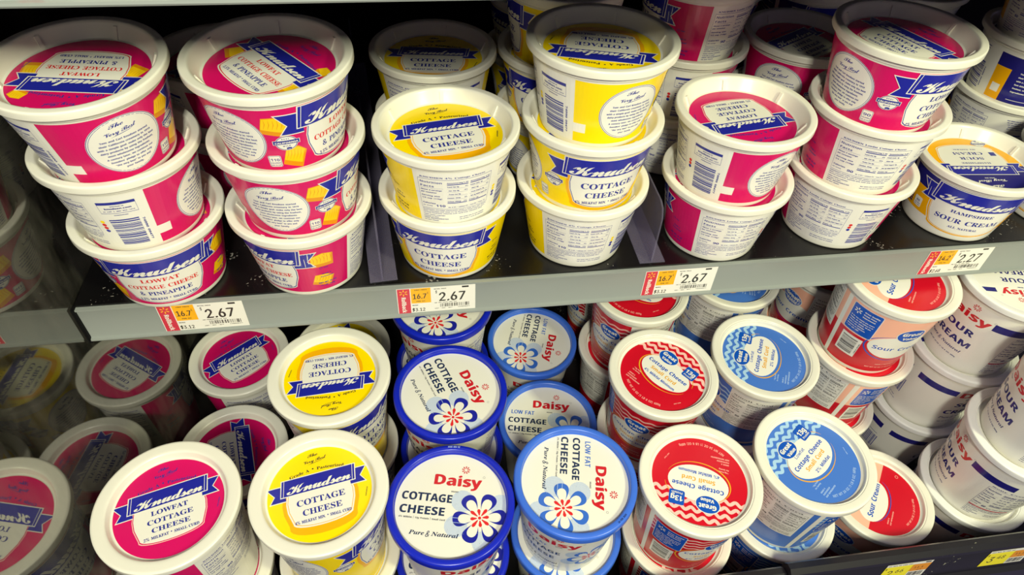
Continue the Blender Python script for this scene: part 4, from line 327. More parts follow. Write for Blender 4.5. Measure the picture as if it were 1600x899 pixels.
# ------------------------------------------------------------------ flat artwork in millimetres
class Art:
    def __init__(self): self.items = []; self.T = None
    def add(self, m, lay, tris):
        if len(tris): self.items.append((m, lay, np.array(tris, float)))
    def poly(self, m, lay, pts): self.add(m, lay, tess([list(map(tuple, pts))]))
    def rect(self, m, lay, x0, y0, x1, y1): self.poly(m, lay, [(x0,y0),(x1,y0),(x1,y1),(x0,y1)])
    def rrect(self, m, lay, x0, y0, x1, y1, r):
        pts = []
        for cx, cy, a in ((x1-r,y0+r,-90),(x1-r,y1-r,0),(x0+r,y1-r,90),(x0+r,y0+r,180)):
            pts += [(cx+r*math.cos(R(a+t)), cy+r*math.sin(R(a+t))) for t in (0,30,60,90)]
        self.poly(m, lay, pts)
    def ell(self, m, lay, cx, cy, rx, ry=None, n=40, rot=0):
        ry = rx if ry is None else ry; c, s = math.cos(R(rot)), math.sin(R(rot)); pts = []
        for a in np.linspace(0, 2*math.pi, n+1)[:-1]:
            u, v = rx*math.cos(a), ry*math.sin(a); pts.append((cx+u*c-v*s, cy+u*s+v*c))
        self.poly(m, lay, pts)
    def line(self, m, lay, pts, w, closed=False, taper=None):
        P = np.array(pts, float); n = len(P)
        if closed: P = np.concatenate([P, P[:1]]); n += 1
        d = np.gradient(P, axis=0)
        if closed: d[0] = d[-1] = P[1]-P[-2]
        d /= np.maximum(np.linalg.norm(d, axis=1), 1e-9)[:, None]
        nr = np.stack([-d[:,1], d[:,0]], 1); h = np.full(n, w/2)
        if taper: h = h*np.interp(np.linspace(0, 1, n), np.linspace(0, 1, len(taper)), taper)
        a, b = P-nr*h[:,None], P+nr*h[:,None]; t = []
        for i in range(n-1): t += [[a[i],a[i+1],b[i+1]],[a[i],b[i+1],b[i]]]
        self.add(m, lay, t)
    def ring(self, m, lay, cx, cy, rx, ry, w, a0=0, a1=360, n=48, taper=None, rot=0):
        c, s = math.cos(R(rot)), math.sin(R(rot)); pts = []
        for t in np.linspace(R(a0), R(a1), n+1):
            u, v = rx*math.cos(t), ry*math.sin(t); pts.append((cx+u*c-v*s, cy+u*s+v*c))
        self.line(m, lay, pts, w, taper=taper)
    def width(self, s, font, cap, sx=1, track=0): return sum(glyph(font, c)[0]*cap/0.7*sx+track for c in s)
    def text(self, m, lay, s, font, cap, x, y, al='c', sx=1, rot=0, shear=0, arc=None, track=0, fit=None, bold=0):
        """cap height in mm; arc = radius of a circle through the baseline (positive: arched up)"""
        e = cap/0.7
        if font == 'n' and cap < 2.6:                    # small print is set heavier
            fit = fit or self.width(s, 'n', cap, sx, track); font = 'nb'; sx = 1
        if fit: sx = sx*fit/max(self.width(s, font, cap, sx, track), 1e-6)
        w = self.width(s, font, cap, sx, track)
        u = {'c': -w/2, 'l': 0, 'r': -w}[al]; out = [[], [], []]
        for ci, c in enumerate(s):
            a, t = glyph(font, c)
            if len(t):
                q = t.copy()*e; q[:,:,0] = q[:,:,0]*sx+q[:,:,1]*shear
                if arc:
                    th = -(u+a*e*sx/2)/arc; q[:,:,0] -= a*e*sx/2; q[:,:,1] += arc
                    cs, sn = math.cos(th), math.sin(th)
                    q = np.stack([q[:,:,0]*cs-q[:,:,1]*sn, q[:,:,0]*sn+q[:,:,1]*cs-arc], 2)
                else: q[:,:,0] += u
                out[ci % 3].append(q)
            u += a*e*sx+track
        if not bold and cap < 2.6: bold = 0.07*cap
        cs, sn = math.cos(R(rot)), math.sin(R(rot))
        for g in out:
            if not g: continue
            g = np.concatenate(g)
            for dx, dy in (((-bold/2, -bold/4), (bold/2, bold/4)) if bold else ((0, 0),)):
                q = np.stack([(g[:,:,0]+dx)*cs-(g[:,:,1]+dy)*sn+x, (g[:,:,0]+dx)*sn+(g[:,:,1]+dy)*cs+y], 2)
                self.add(m, lay, q)
    def put(self, other, dx=0, dy=0, sc=1, rot=0, lay=0, sy=None):
        c, s = math.cos(R(rot)), math.sin(R(rot)); sy = sc if sy is None else sy
        for m, l, t in other.items:
            x, y = t[:,:,0]*sc, t[:,:,1]*sy
            self.items.append((m, l+lay, np.stack([x*c-y*s+dx, x*s+y*c+dy], 2)))
        return self
    def clip_disc(self, r):
        new = []
        for m, l, t in self.items:
            d = np.hypot(t[:,:,0], t[:,:,1]).max(1); keep = t[d <= r]; cut = []
            for tri in t[d > r]:
                if np.hypot(tri[:,0], tri[:,1]).min() > r and np.hypot(*tri.mean(0)) > r+30: continue
                p = [tuple(v) for v in tri]
                for k in range(64):
                    a = 2*math.pi*k/64; nx, ny = math.cos(a), math.sin(a); q = []
                    for (x1,y1),(x2,y2) in zip(p, p[1:]+p[:1]):
                        d1, d2 = x1*nx+y1*ny-r, x2*nx+y2*ny-r
                        if d1 <= 0: q.append((x1,y1))
                        if d1*d2 < 0: f = d1/(d1-d2); q.append((x1+(x2-x1)*f, y1+(y2-y1)*f))
                    p = q
                    if len(p) < 3: break
                if len(p) >= 3: cut += [[p[0], p[k], p[k+1]] for k in range(1, len(p)-1)]
            tt = np.concatenate([keep, np.array(cut)]) if cut else keep
            if len(tt): new.append((m, l, tt))
        self.items = new; return self
    def split(self, wmax):
        new = []
        for m, l, t in self.items:
            for _ in range(14):
                ex = t[:,:,0].max(1)-t[:,:,0].min(1); big = ex > wmax
                if not big.any(): break
                b = t[big]; e = np.stack([np.abs(b[:,(i+1)%3,0]-b[:,i,0]) for i in range(3)], 1); k = e.argmax(1); ii = np.arange(len(b))
                p0, p1, p2 = b[ii,k], b[ii,(k+1)%3], b[ii,(k+2)%3]; mid = (p0+p1)/2
                t = np.concatenate([t[~big], np.stack([p0,mid,p2],1), np.stack([mid,p1,p2],1)])
            new.append((m, l, t))
        self.items = new; return self
    def mesh(self, name, mapper, dz=0.04):
        names = sorted({m for m, _, _ in self.items}); me = bpy.data.meshes.new(name)
        V, idx = [], []
        for i, (m, l, t) in enumerate(self.items):
            V.append(mapper(t.reshape(-1, 2), 0.03+dz*l+0.004*(i % 9))); idx += [names.index(m)]*len(t)
        V = np.concatenate(V)*0.001; n = len(V)//3
        me.vertices.add(len(V)); me.vertices.foreach_set('co', V.ravel())
        me.loops.add(len(V)); me.loops.foreach_set('vertex_index', np.arange(len(V), dtype=np.int32))
        me.polygons.add(n); me.polygons.foreach_set('loop_start', np.arange(0, 3*n, 3, dtype=np.int32))
        for k in names: me.materials.append(ink(k))
        me.polygons.foreach_set('material_index', np.array(idx, dtype=np.int32))
        me.update(calc_edges=True); me.validate()
        return me
def flat_map(z):
    return lambda p, d: np.stack([p[:,0], p[:,1], np.full(len(p), z+d)], 1)
def cone_map(r0, r1, z0, z1, rref):
    def f(p, d):
        phi = p[:,0]/rref; rr = r0+(r1-r0)*(p[:,1]-z0)/(z1-z0)+d
        return np.stack([rr*np.sin(phi), -rr*np.cos(phi), p[:,1]], 1)
    return f

# ------------------------------------------------------------------ artwork: first label family (blue ribbon)
def ribbon(A, l, x0, x1, y0, y1, sk=2.0, out='white', tail=9, drop=4.0):
    h = y1-y0
    def main(e): return [(x0-e+sk*0, y0-e), (x1+e, y0-e), (x1+sk+e, y1+e), (x0+sk-e, y1+e)]
    for s, xe in ((-1, x0), (1, x1)):
        def tl(e):
            X = lambda u: xe+s*u
            p = [(X(-4), y0-drop-e), (X(tail+e*1.6), y0-drop-e), (X(tail*0.55+e), y0-drop+h*0.42), (X(tail+2+e*1.6), y1-drop*1.2+e), (X(-4), y1-drop*1.2+e)]
            return p
        A.poly(out, l, tl(0.8)); A.poly('blue', l+1, tl(0))
    A.poly(out, l+2, main(0.8)); A.poly('blue', l+3, main(0))
    A.line(out, l+4, [(x0+2, y0), (x0+2+sk, y1)], 0.4); A.line(out, l+4, [(x1-2, y0), (x1-2+sk, y1)], 0.4)
def script(A, l, c, words, x, y, w, h, rot=0, bold=0.4):
    """script word(s) fitted to w wide and h tall over the first capital"""
    B = Art(); u = 0
    for word in words.split(' '):
        B.text(c, 0, word[0], 'sc', 15.5, u, 0, 'l', sx=0.82, bold=bold)
        x1 = max(t[:,:,0].max() for _, _, t in B.items); u += (x1-u)*(0.70 if word[0] in 'TV' else 0.96)-(0 if word[0] in 'TV' else 0.6)
        B.text(c, 0, word[1:], 'sc', 16.5, u, 0, 'l', sx=0.80, bold=bold, track=-0.9)
        u = max(t[:,:,0].max() for _, _, t in B.items)+2.0
    T = np.concatenate([t.reshape(-1, 2) for _, _, t in B.items]); lo, hi = T.min(0), T.max(0)
    s = w/(hi[0]-lo[0]); sy = h/16.0; dx = -w/2-lo[0]*s
    C = Art(); C.put(B, dx, 0, sc=s, sy=sy); A.put(C, x, y, rot=rot, lay=l)
def logo(A, l, cx, y, w, h, c='white'): script(A, l, c, 'Knudsen', cx, y, w, h, bold=0.75)
def very_best(A, l, cx, cy, k, c):
    script(A, l, c, 'The', cx-2*k, cy+3.6*k, 11*k, 6.0*k, 6); script(A, l, c, 'Very Best', cx, cy-2.6*k, 24*k, 6.0*k, 6)
    A.line(c, l, [(cx-8*k, cy-5.4*k), (cx-1*k, cy-4.0*k), (cx+6*k, cy-3.0*k), (cx+10*k, cy-1.4*k)], 0.55*k, taper=(0.2, 1, 0.6, 0.1))
def shield(e=0, w=28, top=6, bot=-29):
    L = [(w-1, top), (w+0.6, -4), (w, -12), (w-3.5, -23)]
    pts = [(x+e*(1 if x > 0 else -1), y-e*0.3) for x, y in L]
    low = [((w-3.5+e)*math.cos(t), -23-e-(-(bot)-23)*math.sin(t)) for t in np.linspace(0.15, math.pi-0.15, 12)]
    return pts+low+[(-x, y) for x, y in pts[::-1]]
def chunk(A, l, x, y, w, h, rot):
    c, s = math.cos(R(rot)), math.sin(R(rot))
    def P(q): return [(x+u*c-v*s, y+u*s+v*c) for u, v in q]
    A.poly('chunkdark', l, P([(-w/2,-h*.38),(w*.42,-h/2),(w/2,h*.32),(w*.1,h*.52),(-w*.42,h*.42)]))
    A.poly('chunk', l+1, P([(-w*.46,-h*.16),(w*.36,-h*.28),(w*.42,h*.34),(w*.08,h*.48),(-w*.40,h*.38)]))
    for i in range(6):
        u = -w*.36+i*w*.14; A.line('chunkdark', l+2, P([(u, -h*.12), (u+w*.05, h*.12), (u+w*.02, h*.36)]), w*0.025, taper=(0.3,1,0.3))
def title_lines(A, l, kind, k=1.0):
    T = lambda c, s, cap, y, **kw: A.text(c, l, s, 'sb', cap*k, 0, y*k, **kw)
    if kind == 'y':
        T('ink', 'COTTAGE', 8.4, -8.4, fit=42*k, bold=0.15); T('ink', 'CHEESE', 8.2, -18.0, fit=34*k, bold=0.15)
        T('ink', '4% MILKFAT MIN. \u2022 SMALL CURD', 4.0, -24.4, fit=48*k, bold=0.15)
    elif kind == 'p':
        T('ink', 'LOWFAT', 6.4, -3.8, fit=30*k, bold=0.15); T('ink', 'COTTAGE', 6.6, -11.8, fit=37*k, bold=0.15); T('ink', 'CHEESE', 6.4, -19.4, fit=31*k, bold=0.15)
        T('ink', '2% MILKFAT \u2022 SMALL CURD', 3.8, -25.2, fit=44*k, bold=0.15)
    else:
        T('red', 'LOWFAT', 5.8, -3.2, fit=26*k, bold=0.15); T('red', 'COTTAGE CHEESE', 6.2, -10.8, fit=50*k, bold=0.15); T('ink', '& PINEAPPLE', 6.2, -18.2, fit=38*k, bold=0.15)
        T('ink', '1.5% MILKFAT \u2022 SMALL CURD', 3.8, -24.2, fit=43*k, bold=0.15)
def ribbon_lid(kind):
    A = Art(); base = 'yellow' if kind == 'y' else 'magenta'; tc = 'black' if kind == 'y' else 'ink'
    A.ell(base, 0, 0, 0, 45, n=96)
    if kind == 'y': A.poly('orange', 1, shield(4.2, bot=-33))
    if kind == 'a':
        chunk(A, 1, -32, 8, 17, 15, 30); chunk(A, 1, -34, -8, 14, 14, -20); chunk(A, 1, 33, -6, 15, 17, 10); chunk(A, 1, 30, 23, 12, 10, -20)
        A.poly('white', 2, shield(1.4)); A.poly('red', 3, shield(0.6)); A.poly('offwhite', 4, shield(0))
    elif kind == 'p':
        A.poly('pink', 2, shield(1.7)); A.poly('magenta', 3, shield(1.1)); A.poly('white', 4, shield(0.4))
    else:
        A.poly('white', 2, shield(0.9)); A.poly('orange', 3, shield(-0.3)); A.poly('white', 4, shield(-0.8))
    ribbon(A, 5, -33, 31, 4.0, 19)
    logo(A, 10, 0, 5.4, 56, 13.2)
    title_lines(A, 6, kind)
    A.text(tc, 2, 'Grade A \u2022 Pasteurized', 'sb', 4.4, 0, 22.6, arc=90, fit=48, bold=0.12)
    very_best(A, 2, 0, 34.0, 0.86, tc)
    A.text(tc, 2, 'Dairy', 'n', 1.5, 38, 1.5); A.ring(tc, 2, 34, 2.2, 1.1, 1.1, 0.3)
    A.text(tc, 2, 'PASTEURIZED', 'n', 1.3, 39.5, -11, rot=72)
    return A.clip_disc(45)
def cream_lid():
    A = Art(); A.ell('orange', 0, 0, 0, 45, n=96)
    A.poly('navy', 1, [(-46, 3), (46, 3), (46, 46), (-46, 46)])
    for e, c, l in ((2.2, 'orange', 2), (1.6, 'white', 3), (1.0, 'orange', 4), (0.4, 'white', 5)): A.poly(c, l, shield(e, w=31, bot=-32))
    ribbon(A, 6, -34, 32, 3, 16.5); logo(A, 11, 0, 4.6, 56, 11.6)
    A.text('ink', 7, 'HAMPSHIRE', 'sb', 3.6, 0, -3, fit=30); A.text('ink', 7, 'SOUR', 'sb', 6.4, 0, -11.6, fit=25); A.text('ink', 7, 'CREAM', 'sb', 6.4, 0, -20, fit=31)
    A.text('ink', 7, 'ALL NATURAL', 'sb', 2.6, 0, -25.4, fit=24)
    A.rect('ink', 7, -28, -20, -22, -14)
    seal(A, 8, -20, -35, 0.8)
    script(A, 4, 'white', 'The', -2, 33, 12, 5.4, 4); script(A, 4, 'white', 'Very Best', 0, 25, 30, 6, 4); A.text('white', 4, 'SINCE 1919', 'sb', 1.8, 0, 21.5)
    return A.clip_disc(45)
def seal(A, l, cx, cy, k):
    A.ell('white', l, cx, cy, 8*k, 7*k); A.ring('ink', l+1, cx, cy, 7.4*k, 6.4*k, 0.5*k)
    A.text('ink', l+1, 'REAL', 'nb', 1.5*k, cx, cy+3.6*k, track=0.6*k)
    A.rect('white', l+1, cx-9.6*k, cy-1.2*k, cx+9.6*k, cy+2.9*k); A.rect('ink', l+2, cx-9.2*k, cy-0.9*k, cx+9.2*k, cy+2.6*k)
    A.text('white', l+3, 'CALIFORNIA', 'nb', 2.2*k, cx, cy-0.2*k, fit=16.5*k)
    A.text('ink', l+2, 'MILK', 'nb', 1.6*k, cx, cy-3.2*k, track=0.5*k)
    A.ell('ink', l+2, cx+1.2*k, cy-4.9*k, 2.0*k, 0.8*k); A.rect('ink', l+2, cx-0.4*k, cy-6.2*k, cx+0.2*k, cy-4.8*k); A.rect('ink', l+2, cx+2.2*k, cy-6.2*k, cx+2.8*k, cy-4.8*k)
def bars(A, l, c, x0, y0, x1, y1, n, seed, horiz=True):
    rnd = random.Random(seed); ws = [rnd.choice((1, 1, 2, 3)) for _ in range(2*n)]; s = sum(ws); p = 0
    for i, w in enumerate(ws):
        if i % 2 == 0:
            a, b = p/s, (p+w)/s
            if horiz: A.rect(c, l, x0, y0+(y1-y0)*a, x1, y0+(y1-y0)*b)
            else: A.rect(c, l, x0+(x1-x0)*a, y0, x0+(x1-x0)*b, y1)
        p += w
def nutrition(A, l, c, x0, y0, x1, y1, title, cal):
    w, h = x1-x0, y1-y0; k = h/34
    A.line(c, l, [(x0,y0),(x1,y0),(x1,y1),(x0,y1)], 0.35, closed=True)
    A.text(c, l, title, 'sb', 2.3*k, x0+w*.46, y1+1.4*k, fit=w*.86, bold=0.1)
    a = x0+w*.02
    for s, f, cap, y, fit in (('Nutrition', 'nb', 3.1, 29.6, .30), ('Facts', 'nb', 3.1, 25.2, .19), ('About 4 servings', 'n', 1.7, 21.2, .29), ('per container', 'n', 1.7, 18.4, .22), ('Serving size', 'nb', 1.8, 14.4, .26), ('1/2 cup (119g)', 'nb', 1.8, 11.4, .29), ('Calories', 'nb', 2.0, 5.4, .19), ('per serving', 'n', 1.2, 2.6, .14)):
        A.text(c, l, s, f, cap*k, a, y0+y*k, 'l', fit=w*fit)
    A.text(c, l, cal, 'nb', 3.9*k, x0+w*.35, y0+2.4*k, 'r', fit=w*(0.14 if len(cal) > 2 else 0.10), bold=0.1)
    A.line(c, l, [(a, y0+24*k), (x0+w*.33, y0+24*k)], 0.15)
    cols = ((.38, .66, (('Amount/serving', '% DV'), ('Total Fat 5g', '6%'), ('Sat. Fat 3g', '15%'), ('Trans Fat 0g', ''), ('Cholest. 25mg', '8%'), ('Sodium 390mg', '17%'))),
            (.69, .98, (('Amount/serving', '% DV'), ('Total Carb. 4g', '2%'), ('Fiber 0g', '0%'), ('Total Sugars 4g', ''), ('Incl. 0g Added Sugars', '0%'), ('Protein 12g', ''))))
    for u, v, rows in cols:
        for i, (s, p) in enumerate(rows):
            y = y0+(30-i*4.3)*k; f = 'nb' if s.split()[0] in ('Amount/serving', 'Total', 'Cholest.', 'Sodium', 'Protein') and 'Sugars' not in s else 'n'
            A.text(c, l, s, f, 1.55*k, x0+w*(u+(0.02 if f == 'n' else 0)), y, 'l', fit=min(w*.22, A.width(s, f, 1.55*k)))
            if p: A.text(c, l, p, 'nb', 1.5*k, x0+w*v, y, 'r')
            A.line(c, l, [(x0+w*u, y-1.2*k), (x0+w*v, y-1.2*k)], 0.9*k if i in (0, 5) else 0.14)
    A.text(c, l, 'Vit. D 0% \u2022 Calcium 8% \u2022 Iron 0% \u2022 Potas. 2%', 'n', 1.4*k, x0+w*.68, y0+1.7*k, fit=w*.58)
    for i, s in enumerate(('INGREDIENTS: CULTURED PASTEURIZED GRADE A SKIM MILK AND CREAM,', 'WHEY, CONTAINS LESS THAN 2% OF MODIFIED FOOD STARCH, SALT,', 'CALCIUM PHOSPHATE, XANTHAN GUM, GUAR GUM. CONTAINS: MILK.')):
        A.text(c, l, s, 'nb', 1.15*k, x0, y0-(2.2+i*2.0)*k, 'l', fit=w*(1, .98, .94)[i])
    for i, s in enumerate(('HEINZ FOODS COMPANY', 'CHICAGO, IL 60601', 'KEEP REFRIGERATED.', 'DO NOT FREEZE.')):
        A.text(c, l, s, 'nb', (1.2, 1.2, 1.5, 1.2)[i]*k, x0, y0-(8.8+i*2.2)*k, 'l', fit=w*(.34, .24, .40, .24)[i], bold=0.08)
    for i, s in enumerate(('BEST WHEN USED BY DATE STAMPED', 'USE WITHIN 7 DAYS OF OPENING')):
        A.text(c, l, s, 'nb', 1.2*k, x1-w*.02, y0-(11.4+i*2.4)*k, 'r', fit=w*.42)
def oval_story(A, l, cx, cy, rx, ry):
    A.ell('offwhite', l, cx, cy, rx+1.2, ry+1.2, n=56); A.ring('ink', l+1, cx, cy, rx+0.8, ry+0.8, 0.4); A.ring('ink', l+1, cx, cy, rx-0.3, ry-0.3, 0.3)
    very_best(A, l+1, cx-1, cy+ry*.60, 0.85, 'ink')
    for i, s in enumerate(('Tom and Carl Knudsen started', 'their California creamery in 1919', 'with a simple goal: make only the best', 'dairy products by using the freshest,', 'most wholesome ingredients.', 'A century later, we continue our', "founders' pledge to offer only", '"the very best" to you and', 'your family.')):
        y = cy+ry*.26-i*ry*.135; A.text('ink', l+1, s, 'n', 2.1, cx, y, fit=(32, 35, 39, 37, 30, 33, 30, 26, 13)[i]*rx/24, bold=0.12)
DEG = 0.0174533*48
def ribbon_wrap(kind, tall=False):
    """one full turn of print; x = degrees*DEG from the middle of the front"""
    A = Art(); G = Art(); base = 'yellow' if kind == 'y' else 'magenta'; tc = 'black' if kind == 'y' else 'ink'
    top = 122.0 if tall else 61.0; y0 = 5.5
    X = lambda d: d*DEG
    A.rect('offwhite', 0, X(90), y0, X(207), top); A.rect(base, 0, X(-153), y0, X(90), top)
    A.rect('offwhite', 1, X(-153), 30 if tall else 14.5, X(-141), 40 if tall else 23)
    # front
    F = Art()
    if kind == 'y': F.poly('orange', 1, shield(4.0, w=31, bot=-31))
    F.poly('white', 2, shield(1.2, w=31, bot=-30)); F.poly('ink', 3, shield(0.6, w=31, bot=-30)); F.poly('offwhite', 4, shield(0, w=31, bot=-30))
    ribbon(F, 5, -38, 36, 4, 21.5, tail=11); logo(F, 10, 0, 5.6, 66, 16.5); title_lines(F, 6, kind, 1.1)
    G.put(F, 0, 38.5, 1.0)
    if kind == 'a':
        for x, y, w, h, r in ((-52, 46, 19, 17, -8), (-43, 17, 16, 20, -12), (53, 44, 19, 17, 6), (52, 19, 18, 15, -10)): chunk(G, 1, x, y, w, h, r)
    seal(G, 6, X(-56), 31, 0.95)
    cal = {'y': '110', 'p': '90', 'a': '110'}[kind]
    G.rrect('white', 5, X(-69)-4.6, 9, X(-69)+4.6, 20, 1.4); G.line('ink', 6, [(X(-69)-4,9.6),(X(-69)+4,9.6),(X(-69)+4,19.4),(X(-69)-4,19.4)], 0.4, closed=True)
    G.text('ink', 6, cal, 'nb', 3.6, X(-69), 14.6, fit=6.6); G.text('ink', 6, 'CALORIES', 'nb', 1.3, X(-69), 12.4, fit=7); G.text('ink', 6, 'PER 1/2 CUP', 'nb', 1.1, X(-69), 10.4, fit=7)
    G.text(tc, 3, 'Dairy', 'n', 1.5, X(66), 34); G.ring(tc, 3, X(66)-4, 34.6, 1.1, 1.1, 0.3)
    G.text(tc, 3, 'Grade A', 'sb', 2.2, X(66), 26); G.text(tc, 3, 'Pasteurized', 'sb', 2.2, X(66), 22.6)
    G.text(tc, 3, 'NET WT 16 OZ', 'nb', 2.3, X(66), 14.5, fit=16); G.text(tc, 3, '(1 LB) 453g', 'nb', 2.1, X(66), 10.8, fit=13)
    oval_story(G, 2, X(-101), 34, 23.5, 23)
    nutrition(G, 2, 'ink', X(94), 22, X(160), 54, {'y': 'KNUDSEN 4% Cottage Cheese', 'p': 'KNUDSEN Lowfat Cottage Cheese', 'a': 'KNUDSEN Lowfat Cottage Cheese'}[kind], cal)
    x0, x1 = X(171), X(199)
    G.line('ink', 2, [(x0,44),(x1,44),(x1,55),(x0,55)], 0.4, closed=True); G.rect('ink', 3, x0, 52.6, x1, 55)
    G.text('ink', 3, 'QUESTIONS OR', 'n', 1.1, (x0+x1)/2, 50.6); G.text('ink', 3, 'knudsen.com', 'nb', 2.2, (x0+x1)/2, 48, fit=17); G.text('ink', 3, 'or call: 1-800-555-1212', 'nb', 1.2, (x0+x1)/2, 45.6, fit=20)
    G.text('ink', 3, '04300033947000', 'n', 1.0, (x0+x1)/2, 41.6)
    bars(G, 3, 'ink', x0+2, 10, x1-2, 38.5, 22, 7)
    G.text('ink', 3, '74990 09477', 'nb', 2.2, x1, 24, rot=-90, fit=24)
    for i, c in enumerate({'y': ('yellow', 'yellow', 'blue', 'blue'), 'p': ('red', 'red', 'blue'), 'a': ('yellow', 'red', 'red', 'blue')}[kind]): G.ell(c, 3, X(167), 35-i*3.2, 1.5, n=20)
    if tall: A.put(G, 0, top-61*1.35, 1.0, sy=1.35)
    else: A.put(G)
    return A.split(3.2)
def cream_wrap():
    A = Art(); X = lambda d: d*DEG
    A.rect('offwhite', 0, X(-180), 5, X(180), 61)
    A.rect('orange', 1, X(-80), 16, X(80), 46); A.rect('navy', 1, X(-80), 44, X(80), 61)
    for e, c, l in ((3.4, 'white', 2), (2.6, 'orange', 3), (1.2, 'white', 4), (0.7, 'orange', 5), (0.2, 'offwhite', 6)):
        F = Art(); F.poly(c, l, shield(e, w=36, bot=-30)); A.put(F, 0, 39.5)
    F = Art(); ribbon(F, 7, -39, 37, 2, 20.5, tail=10); logo(F, 12, 0, 4.6, 66, 15)
    F.text('ink', 8, 'HAMPSHIRE', 'sb', 5.2, 0, -6, fit=38, bold=0.15); F.text('ink', 8, 'SOUR CREAM', 'sb', 8.0, 0, -17, fit=60, bold=0.2); F.text('ink', 8, 'ALL NATURAL', 'sb', 3.8, 0, -24, fit=28, bold=0.12)
    A.put(F, 0, 39.5)
    x = X(-60); A.rrect('white', 8, x-4.6, 20, x+4.6, 31, 1.4); A.text('ink', 9, '60', 'nb', 3.8, x, 25.4); A.text('ink', 9, 'CALORIES', 'nb', 1.3, x, 23.2, fit=7); A.text('ink', 9, 'PER 2 TBSP', 'nb', 1.1, x, 21.2, fit=7)
    for i in range(4): A.rect('navy', 8, X(-76), 20+i*2.6, X(-69), 21.4+i*2.6)
    A.rect('navy', 1, X(-140), 8, X(-86), 58); A.rect('orange', 1, X(-158), 8, X(-140), 44); A.rect('navy', 1, X(-158), 44, X(-140), 58)
    A.rect('offwhite', 2, X(-154), 16, X(-144), 25)
    for y in (50, 12): A.rect('white', 2, X(-130), y, X(-90), y+0.5)
    for i, s in enumerate(('Tom and Carl Knudsen started', 'their California creamery in 1919', 'with a simple goal: make only the', 'best dairy products by using the', 'freshest, most wholesome', 'ingredients.')): A.text('white', 2, s, 'nb' if i > 3 else 'n', 2.1, X(-130), 42-i*4.2, 'l', fit=(32, 34, 33, 32, 27, 14)[i])
    nutrition(A, 2, 'ink', X(88), 24, X(140), 54, 'KNUDSEN Hampshire Sour Cream', '60')
    bars(A, 2, 'ink', X(160), 10, X(186), 40, 20, 5)
    A.text('ink', 2, '74990 09466', 'nb', 2.0, X(188), 24, rot=-90, fit=22)
    for i, c in enumerate(('navy', 'navy', 'orange')): A.ell(c, 2, X(154), 40-i*3.4, 1.6, n=20)
    for i in range(5): A.text('ink', 2, ('BEST WHEN USED BY DATE STAMPED', 'ON TOP. USE WITHIN 7 DAYS', 'OF OPENING. KEEP', 'REFRIGERATED', 'DO NOT FREEZE')[i], 'nb', 1.5, X(173), 56-i*2.6, fit=(22, 20, 17, 14, 14)[i])
    return A.split(3.2)

# ------------------------------------------------------------------ artwork: second family (blue flower)
def flower(A, l, cx, cy, r, c, dots=True):
    if dots:
        for a in (38, 140, 205, 285):
            x, y, rr = cx+r*.92*math.cos(R(a)), cy+r*.92*math.sin(R(a)), r*.42; n = 9
            for k in range(-n, n+1):
                u = rr*k/(n+.5); h = math.sqrt(max(rr*rr-u*u, 0))
                A.line('haze', l, [(x+u, y-h), (x+u, y+h)], rr*0.042); A.line('haze', l+.4, [(x-h, y+u), (x+h, y+u)], rr*0.042)
    for k in range(6):
        a = 8+60*k; c_, s_ = math.cos(R(a)), math.sin(R(a))
        def P(q): return [(cx+u*c_-v*s_, cy+u*s_+v*c_) for u, v in q]
        t = np.linspace(-math.pi, math.pi, 37)[:-1]
        out = [(r*(.60+.40*math.cos(x)), r*.42*math.sin(x)*(.56+.34*math.cos(x))+r*.02*math.sin(x)) for x in t]
        inn = [(r*(.46+.33*math.cos(x)), r*.28*math.sin(x)*(.56+.30*math.cos(x))) for x in t]
        A.poly(c, l+1, P(out)); A.poly('white', l+2, P(inn))
    A.ell('white', l+3, cx, cy, r*.2)
    for k in range(8):
        a = 45*k+12; L = (.42 if k % 2 else .34)*r; c_, s_ = math.cos(R(a)), math.sin(R(a))
        A.line('red', l+4, [(cx+r*.10*c_, cy+r*.10*s_), (cx+L*.8*c_, cy+L*.8*s_), (cx+L*c_, cy+L*s_)], r*.13, taper=(0.25, 1.0, 0.5))
    A.ell('red', l+4, cx, cy, r*.06, n=14)
def daisy_word(A, l, cx, cy, cap, fit, c='daisyred', rot=0):
    B = Art(); B.text(c, 0, 'Daisy', 'nb', cap, 0, 0, fit=fit, bold=cap*0.06)
    sx = fit*0.145
    for k in range(9):
        a = 40*k+10; B.line(c, 1, [(sx+cap*.09*math.cos(R(a)), cap*1.16+cap*.09*math.sin(R(a))), (sx+cap*.26*math.cos(R(a)), cap*1.16+cap*.26*math.sin(R(a)))], cap*.09, taper=(0.4, 1))
    B.ring('grey', 0, fit*.54, cap*.75, cap*.07, cap*.07, 0.2, n=14)
    A.put(B, cx, cy, rot=rot, lay=l)
def pure(A, l, x, y, k, c):
    A.text(c, l, 'Pure', 'si', 4.6*k, x, y, 'l', fit=10.8*k, bold=0.12); A.text(c, l, '&', 'n', 6.0*k, x+11.2*k, y-1.0*k, 'l', shear=0.25, sx=0.8); A.text(c, l, 'Natural', 'si', 4.6*k, x+16*k, y, 'l', fit=19*k, bold=0.12)
